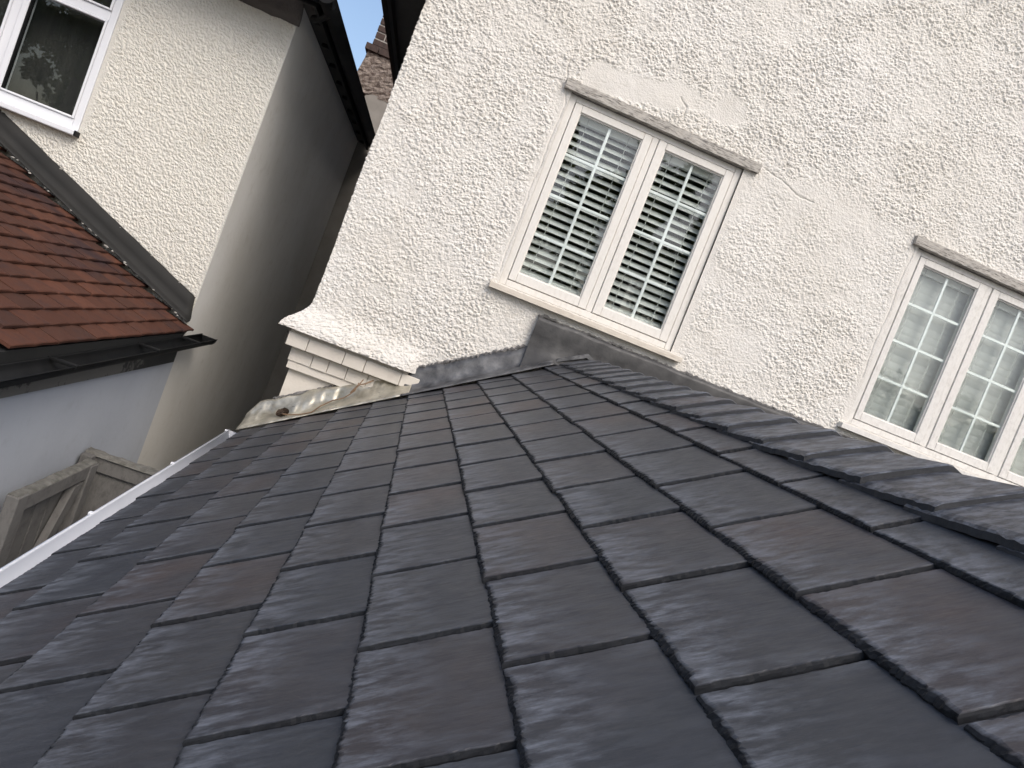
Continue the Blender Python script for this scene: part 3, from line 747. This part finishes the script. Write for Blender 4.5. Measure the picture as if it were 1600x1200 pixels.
# white gutter
gut = half_gutter('gutter', -0.718, -1.050, Y0, 4.37, 0.070, M['gutter'], ext)
for y in (0.55, 1.45, 2.60, 3.42, 4.33):
    bm = bmesh.new(); pts = [(-0.718 + 0.0755 * math.cos(math.pi + math.pi * k / 12), -1.050 + 0.0755 * math.sin(math.pi + math.pi * k / 12)) for k in range(13)]
    g_ = [[bm.verts.new((x, y + d, z)) for x, z in pts] for d in (-0.012, 0.012)]
    for k in range(12): bm.faces.new((g_[0][k], g_[0][k + 1], g_[1][k + 1], g_[1][k]))
    bmesh.ops.solidify(bm, geom=list(bm.faces), thickness=-0.003)
    add_box(bm, -0.802, -0.786, y - 0.010, y + 0.010, -1.052, -1.041, 0.003)
    bm_obj('gutter_bracket', bm, M['white'], gut)

# loose bits lying on the bright lead
bm = bmesh.new()
add_tube(bm, [(-0.53, 4.255, -0.835), (-0.49, 4.255, -0.825), (-0.44, 4.255, -0.805), (-0.385, 4.26, -0.772), (-0.35, 4.27, -0.722), (-0.30, 4.29, -0.672), (-0.25, 4.30, -0.640), (-0.225, 4.31, -0.610), (-0.20, 4.33, -0.555), (-0.185, 4.37, -0.51)], 0.0035, 6)
add_tube(bm, [(-0.225, 4.315, -0.60), (-0.20, 4.325, -0.545), (-0.165, 4.345, -0.525), (-0.13, 4.38, -0.495)], 0.0045, 6)
add_tube(bm, [(-0.24, 4.30, -0.63), (-0.205, 4.315, -0.58), (-0.20, 4.33, -0.53)], 0.003, 5)
o = bm_obj('dry_twig', bm, M['wire']); tag(o, 'thin brown twig trailing along the shiny crumpled lead strip', 'twig')
bm = bmesh.new(); rr = random.Random(4)
for k in range(3):
    cx = Vector((-0.545 + 0.012 * k, 4.30 - 0.004 * k, -0.842 + 0.010 * k)); n_ = 9; rows = []
    for i in range(n_):
        t = i / (n_ - 1); w_ = 0.024 * math.sin(math.pi * min(1, t * .94 + .06)); c0 = cx + Vector((0.030 * (t - .5), -0.012 * math.sin(t * 3), -0.035 * (t - .5)))
        rows.append([bm.verts.new(c0 + Vector((sx_ * w_ * .8, -abs(sx_) * .012 + rr.uniform(-.003, .003), sx_ * w_ * .6))) for sx_ in (-1, -.4, .4, 1)])
    for a, b in zip(rows, rows[1:]):
        for i in range(3): bm.faces.new((a[i], a[i + 1], b[i + 1], b[i]))
bmesh.ops.solidify(bm, geom=list(bm.faces), thickness=0.0015)
o = bm_obj('dead_leaf', bm, M['deadleaf']); tag(o, 'curled dark brown dead leaf lying on the shiny lead strip', 'leaf')

# ================================================================== NEIGHBOUR HOUSE
YN = 4.80; XN = -1.312
nb = thing('neighbouring_house', (-4.0, 7.0, GZ), 'cream pebble-dashed house at left with white window and black gutters', 'house')
NWX0, NWX1, NWZ0, NWZ1 = -3.60, -2.262, 0.228, 1.50
d2 = 0.0060
n1 = int((XN + 4.6) / d2); n2 = int((1.33 + 0.75) / d2)
xs_ = XN - np.arange(n1) * d2; zs_ = -0.75 + np.arange(n2) * d2
UX, UZ = np.meshgrid(xs_, zs_, indexing='ij')
hN = 0.0062 * pebbles(UX / 0.0125, UZ / 0.0115, 5, 0.85) + 0.002 * pebbles(UX / 0.021 + 9, UZ / 0.021, 6, 0.5) + 0.006 * (fbm(UX * 4, UZ * 4, 8, 3) - 0.5)
edge = sstep(0.0, 0.03, XN - UX)
hN = hN * (0.25 + 0.75 * edge) + 0.004 * np.exp(-((XN - UX) / 0.018) ** 2)
dist = np.maximum(np.maximum(NWX0 - UX, UX - NWX1), np.maximum(NWZ0 - UZ, UZ - NWZ1)); hN *= 0.1 + 0.9 * sstep(0.01, 0.05, dist)
PN = np.stack([UX, YN - hN, UZ], -1)
cu = (UX[:-1, :-1] + UX[1:, 1:]) / 2; cz = (UZ[:-1, :-1] + UZ[1:, 1:]) / 2
keep = ~((cu > NWX0) & (cu < NWX1) & (cz > NWZ0) & (cz < NWZ1))
grid_mesh('roughcast_wall', PN, keep, M['nrender'], nb)
# body
bm = bmesh.new(); add_box(bm, -1.55, XN - 0.004, YN + 0.004, 13.0, GZ, 1.47); bm_obj('side_wall', bm, M['nsmooth'], nb)
bm = bmesh.new(); add_box(bm, -9.0, -4.58, YN - 0.004, YN + 0.2, GZ, 1.47); add_box(bm, -4.58, -1.56, YN + 0.003, YN + 0.2, GZ, NWZ0 - 0.02)
add_box(bm, NWX1, -1.56, YN + 0.010, YN + 0.2, NWZ0 - 0.019, 1.47); add_box(bm, -4.58, NWX0, YN + 0.010, YN + 0.2, NWZ0 - 0.019, 1.47)
add_box(bm, -9.0, -1.56, 13.0, 13.2, GZ, 1.47); add_box(bm, -9.2, -9.0, YN + 0.2, 13.2, GZ, 1.47)
bm_obj('wall_core', bm, M['nsmooth'], nb)
# dark flared band below the eaves and boxed eaves
secs = []; n = 60
for i in range(n + 1):
    x = XN + 0.012 - 3.4 * i / n
    secs.append([(x, YN - 0.006 + wob(x * 4, 1, .006), 1.300 + wob(x * 5, 2, .012)), (x, YN - 0.022 + wob(x * 6, 3, .008), 1.345), (x, YN - 0.055 + wob(x * 6, 4, .01), 1.395), (x, YN - 0.11, 1.44), (x, YN - 0.16, 1.452)])
strip('eaves_cove', secs, M['stain'], nb, -0.02)
bm = bmesh.new(); add_box(bm, -9.2, -1.199, YN - 0.24, YN + 0.20, 1.425, 1.445); bm_obj('front_soffit', bm, M['stain'], nb); bm = bmesh.new(); add_box(bm, XN - 0.10, -1.199, YN + 0.2005, 8.42, 1.425, 1.445); bm_obj('soffit', bm, M['darksoffit'], nb)
bm = bmesh.new(); add_box(bm, -9.2, -1.178, YN - 0.262, YN - 0.241, 1.37, 1.47, 0.003); add_box(bm, -1.1985, -1.178, YN - 0.2405, 8.42, 1.37, 1.47, 0.003); bm_obj('fascia', bm, M['black'], nb)
half_gutter('gutter', -1.125, 1.432, YN - 0.36, 8.40, 0.050, M['black'], nb)
half_gutter('gutter', YN - 0.314, 1.432, -9.2, -1.08, 0.050, M['black'], nb, axis='x')
for i in range(9):                                        # clips below the fascia, dimly seen
    y = 4.95 + i * 0.42
    box('eaves_bracket', -1.28, -1.2, y, y + 0.022, 1.40, 1.4245, M['black'], nb, 0.004)
bm = bmesh.new(); add_tube(bm, [(-1.09, YN - 0.20, 1.43), (-1.13, YN - 0.15, 1.395), (-1.20, YN - 0.05, 1.375), (-1.24, YN + 0.02, 1.385)], 0.024, 10); bm_obj('gutter_elbow', bm, M['black'], nb, True)
# hipped main roof with eaves tiles and hip bonnets
E0 = (-0.985, YN - 0.33, 1.50); rise = 2.6
slab('roof', [(-1.16, YN - 0.29, 1.47), (-3.6, YN + 2.28, 1.47 + rise), (-3.6, 11.0, 1.47 + rise), (-1.16, 13.2, 1.47)], 0.03, M['tile'], nb)
slab('roof', [(-9.2, YN - 0.29, 1.47), (-7.0, YN + 2.28, 1.47 + rise), (-3.6, YN + 2.28, 1.47 + rise), (-1.16, YN - 0.29, 1.47)], 0.03, M['tile'], nb)
for i in range(21):
    y = YN - 0.22 + i * 0.172; bm = bmesh.new()
    add_box(bm, -0.13, 0.03, 0.003, 0.166, 0, 0.014, 0.003)
    bmesh.ops.rotate(bm, verts=bm.verts, cent=(0, 0, 0), matrix=Matrix.Rotation(math.radians(45) + random.uniform(-.04, .04), 3, 'Y'))
    bmesh.ops.translate(bm, vec=(-1.145 + random.uniform(-.006, .006), y, 1.487), verts=bm.verts)
    bm_obj('roof_tile', bm, M['tile'], nb)
for i in range(12):
    bm = bmesh.new(); n_ = 8; rows = []
    for t in (0, 1):
        rows.append([(-math.cos(math.pi * k / n_) * (0.10 - 0.02 * t), t * 0.30, math.sin(math.pi * k / n_) * (0.085 - 0.02 * t)) for k in range(n_ + 1)])
    g_ = [[bm.verts.new(p) for p in r_] for r_ in rows]
    for k in range(n_): bm.faces.new((g_[0][k], g_[0][k + 1], g_[1][k + 1], g_[1][k]))
    bmesh.ops.solidify(bm, geom=list(bm.faces), thickness=0.012)
    dirv = Vector((-2.57, 2.57, rise)).normalized(); R3 = Matrix((Vector((1, 1, 0)).normalized(), dirv, Vector((1, 1, 0)).normalized().cross(dirv))).transposed()
    bmesh.ops.transform(bm, matrix=R3.to_4x4(), verts=bm.verts)
    bmesh.ops.translate(bm, vec=Vector((-1.15, YN - 0.28, 1.49)) + dirv * (0.24 * i), verts=bm.verts)
    bm_obj('hip_tile', bm, M['tile'], nb, True)

# neighbour's white window
w = bpy.data.objects.new('window', None); col.objects.link(w); w.parent = nb; w.location = Vector((-2.9, YN, NWZ0)) - wloc(nb)
w['label'] = 'white plastic window with dark reflecting glass at the upper left'
bm = bmesh.new(); yb = YN + 0.075; yf = YN - 0.006
add_box(bm, NWX1 - 0.042, NWX1, yf, yb, NWZ0, NWZ1, 0.005); add_box(bm, NWX0, NWX0 + 0.04, yf, yb, NWZ0, NWZ1, 0.005)
add_box(bm, NWX0 + 0.0405, NWX1 - 0.0425, yf + 0.001, yb, NWZ0, NWZ0 + 0.060, 0.005); add_box(bm, NWX0 + 0.0405, NWX1 - 0.0425, yf + 0.001, yb, NWZ1 - 0.05, NWZ1, 0.005)
add_box(bm, -2.815, -2.762, yf + 0.002, yb, NWZ0 + 0.0605, NWZ1 - 0.0505, 0.005)
add_box(bm, -2.7615, NWX1 - 0.0425, yf + 0.003, yb, 0.893, 0.950, 0.005)
bm_obj('window_frame', bm, M['white'], w)
def sash(x0, x1, z0, z1, t):
    bm = bmesh.new(); y0 = yf - 0.010
    add_box(bm, x0, x0 + t, y0, yb - .02, z0, z1, 0.004); add_box(bm, x1 - t * .35, x1, y0, yb - .02, z0, z1, 0.004)
    add_box(bm, x0 + t + .0004, x1 - t * .35 - .0004, y0 + .001, yb - .02, z0, z0 + t * .35, 0.004); add_box(bm, x0 + t + .0004, x1 - t * .35 - .0004, y0 + .001, yb - .02, z1 - t * .35, z1, 0.004)
    bm_obj('sash', bm, M['white'], w)
    box('glass_pane', x0 + t * .9, x1 - t * .3, yf + 0.016, yf + 0.021, z0 + .01, z1 - .01, M['nglass'], w)
    bm = bmesh.new()
    for (a, b, c, d) in ((x0 + t, x0 + t + .006, z0, z1), ):
        add_box(bm, a, b, yf - 0.004, yf + 0.03, c + t * .35, d - t * .35)
    bm_obj('gasket', bm, M['black'], w)
sash(-2.762, NWX1 - 0.0425, NWZ0 + 0.061, 0.8925, 0.036); sash(-2.762, NWX1 - 0.0425, 0.9505, NWZ1 - 0.0505, 0.036); sash(NWX0 + 0.041, -2.8155, NWZ0 + 0.061, NWZ1 - 0.0505, 0.036)
box('window_sill', NWX0 - 0.04, NWX1 + 0.006, YN - 0.060, YN + 0.03, NWZ0 - 0.034, NWZ0 - 0.001, M['white'], w, 0.006)
box('sill_end_cap', NWX1 + 0.0065, NWX1 + 0.016, YN - 0.060, YN + 0.02, NWZ0 - 0.034, NWZ0 - 0.002, M['black'], w, 0.003)
box('curtain', NWX0 + 0.05, NWX1 - 0.05, YN + 0.16, YN + 0.19, NWZ0 + 0.02, NWZ1, M['curtain'], w)
bm = bmesh.new(); add_box(bm, NWX0 - 0.2, NWX1 + 0.2, YN + 0.201, YN + 1.5, NWZ0 - 0.3, NWZ1 - 0.03)
fr = [f for f in bm.faces if abs(f.calc_center_median().y - (YN + 0.201)) < 1e-4]; bmesh.ops.delete(bm, geom=fr, context='FACES_ONLY')
bm_obj('room_interior', bm, M['room'], w)

# ------------------------------------------------------------------ neighbour's tiled lean-to
nex = thing('tiled_extension', (-2.2, 3.6, GZ), 'low extension at left with rust-red clay tile roof, black gutter and pale blue-grey side wall', 'extension')
PT = math.radians(24.7); EX, EZ = -1.262, -0.632; YA, YB = 4.775, 2.70       # eaves line, abutment and near hip corner
def tp(v, y, h=0.0): return Vector((EX - v * math.cos(PT) + h * math.sin(PT), y, EZ + v * math.sin(PT) + h * math.cos(PT)))
TG, TW = 0.0905, 0.1705
def tile_mesh(seed):
    r = random.Random(seed); bm = bmesh.new(); L = 0.16; t = 0.013; cam_ = 0.004
    top = [[bm.verts.new((x, -TW / 2 + 0.0012 + (TW - 0.0024) * k / 4, cam_ * (1 - ((k - 2) / 2) ** 2) + r.uniform(-.0008, .0008))) for k in range(5)] for x in (0.0, -0.003, -L)]
    for v in top[0]: v.co.z -= 0.003; v.co.x += r.uniform(-.0012, .0012)
    bot = [[bm.verts.new((v.co.x, v.co.y, v.co.z - t + (0.003 if i == 0 else 0))) for v in row] for i, row in enumerate((top[0], top[2]))]
    for a, b in zip(top, top[1:]):
        for k in range(4): bm.faces.new((a[k], a[k + 1], b[k + 1], b[k]))
    for k in range(4): bm.faces.new((top[0][k], bot[0][k], bot[0][k + 1], top[0][k + 1])).material_index = 1; bm.faces.new((top[2][k], top[2][k + 1], bot[1][k + 1], bot[1][k])); bm.faces.new((bot[0][k], bot[1][k], bot[1][k + 1], bot[0][k + 1]))
    bm.faces.new((top[0][0], top[1][0], top[2][0], bot[1][0], bot[0][0])); bm.faces.new((top[0][4], bot[0][4], bot[1][4], top[2][4], top[1][4]))
    bmesh.ops.recalc_face_normals(bm, faces=bm.faces); me = bpy.data.meshes.new('roof_tile'); bm.to_mesh(me); bm.free(); me.materials.append(M['tile']); return me
TM = [tile_mesh(k) for k in range(6)]; nl = wloc(nex)
for row in range(19):
    v0 = row * TG; ynear = YB + v0 * math.cos(PT) ; j = 0
    off = (row % 2) * TW / 2
    y = YA - TW / 2 + off
    while y > ynear - 0.02:
        if y < YA - 0.01 - TW * .2:
            o = bpy.data.objects.new('roof_tile', random.choice(TM).copy()); col.objects.link(o); o.parent = nex
            o.location = tp(v0, y, random.uniform(-.001, .0035)) - nl
            o.rotation_euler = (random.uniform(-.012, .012), PT - math.atan2(0.0145, TG) + random.uniform(-.008, .008), random.uniform(-.012, .012))
        y -= TW
slab('roof_deck', [tp(0.02, YB, -.035), tp(0.02, YA, -.035), tp(1.9, YA, -.035), tp(1.9, YB + 1.75, -.035)], -0.03, M['darksoffit'], nex)
slab('front_roof', [(EX - 0.02, YB - 0.02, EZ - 0.02), (EX - 1.75, YB + 1.70, EZ + 0.77), (-6, YB + 1.70, EZ + 0.77), (-6, YB - 0.02, EZ - 0.02)], -0.03, M['tile'], nex)
for i in range(2, 9):                                     # bonnets up the hip
    bm = bmesh.new(); n_ = 8
    rows = [[(-math.cos(math.pi * k / n_) * (0.085 - 0.02 * t), t * 0.24, math.sin(math.pi * k / n_) * (0.055 - 0.015 * t)) for k in range(n_ + 1)] for t in (0, 1)]
    g_ = [[bm.verts.new(p) for p in r_] for r_ in rows]
    for k in range(n_): bm.faces.new((g_[0][k], g_[0][k + 1], g_[1][k + 1], g_[1][k]))
    bmesh.ops.solidify(bm, geom=list(bm.faces), thickness=0.012)
    dirv = Vector((-1, 1, math.tan(PT))).normalized(); xx = Vector((1, 1, 0)).normalized(); R3 = Matrix((xx, dirv, xx.cross(dirv))).transposed()
    bmesh.ops.transform(bm, matrix=R3.to_4x4(), verts=bm.verts); bmesh.ops.translate(bm, vec=Vector((EX - .15, YB + .13, EZ + 0.055)) + dirv * (0.2 * i), verts=bm.verts)
    o = bm_obj('hip_tile', bm, M['tile'], nex, True)
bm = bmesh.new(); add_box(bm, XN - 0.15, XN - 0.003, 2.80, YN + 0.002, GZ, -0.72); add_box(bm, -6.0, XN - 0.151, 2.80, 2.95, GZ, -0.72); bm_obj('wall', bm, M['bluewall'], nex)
box('fascia', XN + 0.012, XN + 0.036, 2.66, 4.66, -0.842, -0.655, M['peel'], nex, 0.003)
box('soffit', XN - 0.002, XN + 0.0115, 2.66, 4.60, -0.815, -0.722, M['peel'], nex)
half_gutter('gutter', -1.222, -0.712, 2.45, 5.02, 0.048, M['black'], nex, z1=-0.675)
for y in (3.05, 3.95, 4.62):
    bm = bmesh.new(); add_box(bm, -1.276, -1.166, y, y + 0.028, -0.716 + (y - 2.45) * .0145, -0.702 + (y - 2.45) * .0145, 0.003)
    bm_obj('gutter_strap', bm, M['black'], nex)
# lead cover flashing up the abutment
A0 = Vector((-1.322, 0, -0.452)); A1 = Vector((-3.2, 0, 0.405)); B0 = Vector((-1.300, 0, -0.585)); B1 = Vector((-3.2, 0, 0.295)); secs = []
for i in range(41):
    t = i / 40; a = A0.lerp(A1, t); b = B0.lerp(B1, t); r_ = lambda s_: random.uniform(-s_, s_)
    secs.append([(a.x, YN - 0.008, a.z + 0.004 + r_(.0015)), (a.x, YN - 0.016, a.z + r_(.001)), ((a.x + b.x) / 2, YN - 0.020 + wob(a.x, 3, .004), (a.z + b.z) / 2), (b.x, YN - 0.026, b.z + 0.012), (b.x + .004, YN - 0.050 + r_(.002), b.z - 0.004 + r_(.002)), (b.x + .006, YN - 0.105 + r_(.004), b.z - 0.012 + r_(.002))])
strip('lead_flashing', secs, M['leadband'], nex, 0.005)
bm = bmesh.new()
for i in range(46):                                       # crumbs of mortar left along the lead
    t = random.random(); top = i % 3 == 0; c = (A0.lerp(A1, t) if top else B0.lerp(B1, t * .75)); s_ = random.uniform(.003, .008)
    y_ = YN - 0.018 if top else YN - 0.11 - random.uniform(0, .03)
    bmesh.ops.create_icosphere(bm, subdivisions=1, radius=s_, matrix=Matrix.Translation((c.x + random.uniform(-.01, .01), y_, c.z + (0.002 if top else -0.006))) @ Matrix.Diagonal((random.uniform(.8, 2), .6, .6, 1)))
o = bm_obj('mortar_crumbs', bm, M['mortar'], nex); o['kind'] = 'stuff'

# ------------------------------------------------------------------ chimney beyond
ch = thing('chimney_stack', (-1.35, 8.8, GZ), 'dark brick chimney stack with rough brown base, seen in the gap between the houses', 'chimney')
CX0, CX1, CY = -1.545, -0.98, 8.52
bm = bmesh.new()
add_box(bm, CX0 + 0.012, CX1 - 0.012, CY + 0.010, CY + 0.62, 2.42, 4.6); bm_obj('mortar', bm, M['mortar'], ch)
z = 2.455; row = 0
while z < 4.1:
    xs_ = [CX0] + [CX0 + (0.11 if row % 2 else 0.225) + 0.225 * k for k in range(3)]; xs_ = [q for q in xs_ if q < CX1 - .05] + [CX1]
    for a, b in zip(xs_, xs_[1:]):
        box('brick', a + 0.005 + random.uniform(0, .003), b - 0.006, CY + random.uniform(-.003, .003), CY + 0.10, z + 0.006, z + 0.066 + random.uniform(-.002, .002), M['brick'], ch, 0.003)
    ys_ = [CY + 0.1015, CY + 0.33, CY + 0.61]
    for a, b in zip(ys_, ys_[1:]): box('brick', CX0, CX0 + 0.09, a + .005, b - .006, z + .006, z + .066, M['brick'], ch, 0.003)
    z += 0.077; row += 1
for a, b in ((CX0 - 0.045, -1.45), (-1.44, -1.20), (-1.19, CX1 + .04)): box('ledge_brick', a, b, CY - 0.05, CY + 0.64, 2.375, 2.445, M['brick'], ch, 0.004)
# rough base (lumpy) over smooth lower breast
def lumpy(name, ring, mat, amp, seed):
    secs = []; rr = random.Random(seed)
    for z_, xa, xb, ya, yb_ in ring:
        pts = []
        for k in range(14): pts.append((xa + (xb - xa) * k / 13, ya + rr.uniform(-amp, amp), z_ + rr.uniform(-amp, amp) * .6))
        for k in range(1, 10): pts.append((xb + rr.uniform(-amp, amp), ya + (yb_ - ya) * k / 9, z_))
        for k in range(1, 14): pts.append((xb + (xa - xb) * k / 13, yb_, z_))
        for k in range(1, 9): pts.append((xa + rr.uniform(-amp, amp), yb_ + (ya - yb_) * k / 9, z_))
        secs.append(pts)
    bm = bmesh.new(); g_ = [[bm.verts.new(p) for p in s_] for s_ in secs]; m_ = len(g_[0])
    for a, b in zip(g_, g_[1:]):
        for k in range(m_): bm.faces.new((a[k], a[(k + 1) % m_], b[(k + 1) % m_], b[k]))
    bm.faces.new(g_[0]); bm.faces.new(g_[-1])
    return bm_obj(name, bm, mat, ch, False)
lumpy('rough_base', [(1.93 + 0.445 * k / 16, CX0 - 0.06 * (1 - k / 16) ** 1.5 - 0.01, CX1 + 0.02, CY - 0.012 - 0.05 * (1 - k / 16), CY + 0.63) for k in range(17)], M['roughbase'], 0.013, 3)
box('lower_breast', XN - 0.1, CX1 + 0.0, CY - 0.055, CY + 0.64, GZ, 1.95, M['grit'], ch)

# ------------------------------------------------------------------ timber gate in the passage
gt = thing('garden_gate', (-1.2, 3.3, GZ), 'weathered grey boarded timber gate standing open beside the pale blue-grey wall', 'gate')
box('top_rail', -1.232, -1.190, 3.105, 3.66, -1.325, -1.258, M['wood'], gt, 0.004)
box('stile', -1.236, -1.186, 3.02, 3.10, GZ + 0.05, -1.250, M['wood'], gt, 0.005)
box('stile', -1.236, -1.186, 3.665, 3.745, GZ + 0.05, -1.262, M['wood'], gt, 0.005)
box('middle_rail', -1.232, -1.190, 3.105, 3.66, -2.30, -2.20, M['wood'], gt, 0.004)
for i in range(5):
    a = 3.107 + i * 0.1115; box('board', -1.246 + random.uniform(-.002, .002), -1.2325, a, a + 0.105, GZ + 0.06, -1.275, M['wood'], gt, 0.003)
slab('brace', [(-1.226, 3.12, -2.19), (-1.226, 3.20, -2.19), (-1.226, 3.65, -1.34), (-1.226, 3.57, -1.34)], 0.034, M['wood'], gt)
secs = []
for i in range(24):
    y = 3.03 + 0.70 * i / 23; r_ = random.uniform
    secs.append([(-1.240 + r_(-.004, .004), y, -1.256), (-1.235, y, -1.249 + r_(-.0025, .003)), (-1.200, y, -1.249 + r_(-.0025, .003)), (-1.19, y, -1.256)])
strip('mossy_edge', secs, M['moss'], gt, -0.006, False)
gf = thing('gate_frame', (-1.13, 3.9, GZ), 'grey timber gate frame with mossy crossbeam spanning the passage', 'gate frame')
box('crossbeam', -1.292, -0.62, 3.855, 3.905, -1.345, -1.265, M['wood'], gf, 0.005)
box('post', -1.300, -1.245, 3.80, 3.8545, GZ, -1.262, M['wood'], gf, 0.005)
secs = []
for i in range(30):
    x = -1.30 + 0.66 * i / 29; r_ = random.uniform
    secs.append([(x, 3.850 + r_(-.003, .003), -1.270), (x, 3.856, -1.257 + r_(-.003, .0035)), (x, 3.900, -1.257 + r_(-.003, .0035)), (x, 3.908, -1.268)])
strip('mossy_cap', secs, M['moss'], gf, -0.006, False)
box('infill_panel', -1.245, -0.62, 3.870, 3.888, GZ + .1, -1.3455, M['wood'], gf)

# ================================================================== garden trees mirrored in the glass
def tree(loc, h, rad, nleaf, label, seed, trunk_h):
    r = random.Random(seed); t = thing('garden_tree', loc, label, 'tree', 'garden trees across the lawn')
    L = Vector(loc); bm = bmesh.new()
    add_tube(bm, [L, L + Vector((.1, 0, trunk_h * .6)), L + Vector((.15, .1, trunk_h)), L + Vector((.3, .1, h * .8))], [.22, .18, .15, .04], 10)
    tips = []
    for k in range(12):
        b0 = L + Vector((.15, .08, trunk_h * (0.7 + .5 * r.random()))); a = r.uniform(0, 6.28); d = Vector((math.cos(a), math.sin(a), r.uniform(.4, 1.3))).normalized() * rad * r.uniform(.6, .95)
        add_tube(bm, [b0, b0 + d * .5 + Vector((0, 0, .15)), b0 + d], [.07, .045, .015], 6); tips.append(b0 + d)
    bm_obj('trunk', bm, M['bark'], t)
    cen = L + Vector((0.2, 0, trunk_h + (h - trunk_h) * .5)); hz = (h - trunk_h) * .5 + .4
    cl = []
    for k in range(80):
        v = Vector((r.gauss(0, 1), r.gauss(0, 1), r.gauss(0, 1))).normalized() * (r.random() ** .45)
        cl.append((cen + Vector((v.x * rad, v.y * rad, v.z * hz)), r.uniform(.28, .62)))
    n = nleaf; ci = np.array([r.randrange(len(cl)) for _ in range(n)]); C = np.array([c[0] for c in cl])[ci]; Rd = np.array([c[1] for c in cl])[ci]
    g = np.random.default_rng(seed); off = g.normal(size=(n, 3)); off /= np.linalg.norm(off, axis=1)[:, None]; off *= (g.random(n) ** .5 * Rd)[:, None]
    c = C + off; a = g.normal(size=(n, 3)); a /= np.linalg.norm(a, axis=1)[:, None]; b = np.cross(a, g.normal(size=(n, 3))); b /= np.linalg.norm(b, axis=1)[:, None]
    sz = g.uniform(.06, .12, n)[:, None]
    V = np.stack([c - a * sz, c + b * sz * .45, c + a * sz, c - b * sz * .45], 1).reshape(-1, 3) - np.array(wloc(t))
    me = bpy.data.meshes.new('crown'); me.vertices.add(n * 4); me.vertices.foreach_set('co', V.reshape(-1).astype(np.float32))
    me.loops.add(n * 4); me.loops.foreach_set('vertex_index', np.arange(n * 4, dtype=np.int32)); me.polygons.add(n)
    me.polygons.foreach_set('loop_start', np.arange(0, n * 4, 4, dtype=np.int32)); me.polygons.foreach_set('loop_total', np.full(n, 4, dtype=np.int32))
    me.update(calc_edges=True); me.materials.append(M['leaf']); o = bpy.data.objects.new('crown', me); col.objects.link(o); o.parent = t
tree((3.9, -8.5, GZ), 10.5, 3.6, 42000, 'leafy garden tree mirrored in the glass of the window nearest the roof peak', 3, 2.6)
tree((-8.6, -7.5, GZ), 9.5, 3.4, 26000, 'leafy garden tree mirrored in the white window at upper left', 5, 2.6)
tree((13.5, -9.5, GZ), 6.2, 3.0, 16000, 'low leafy garden tree mirrored in the window at the right edge', 8, 1.6)
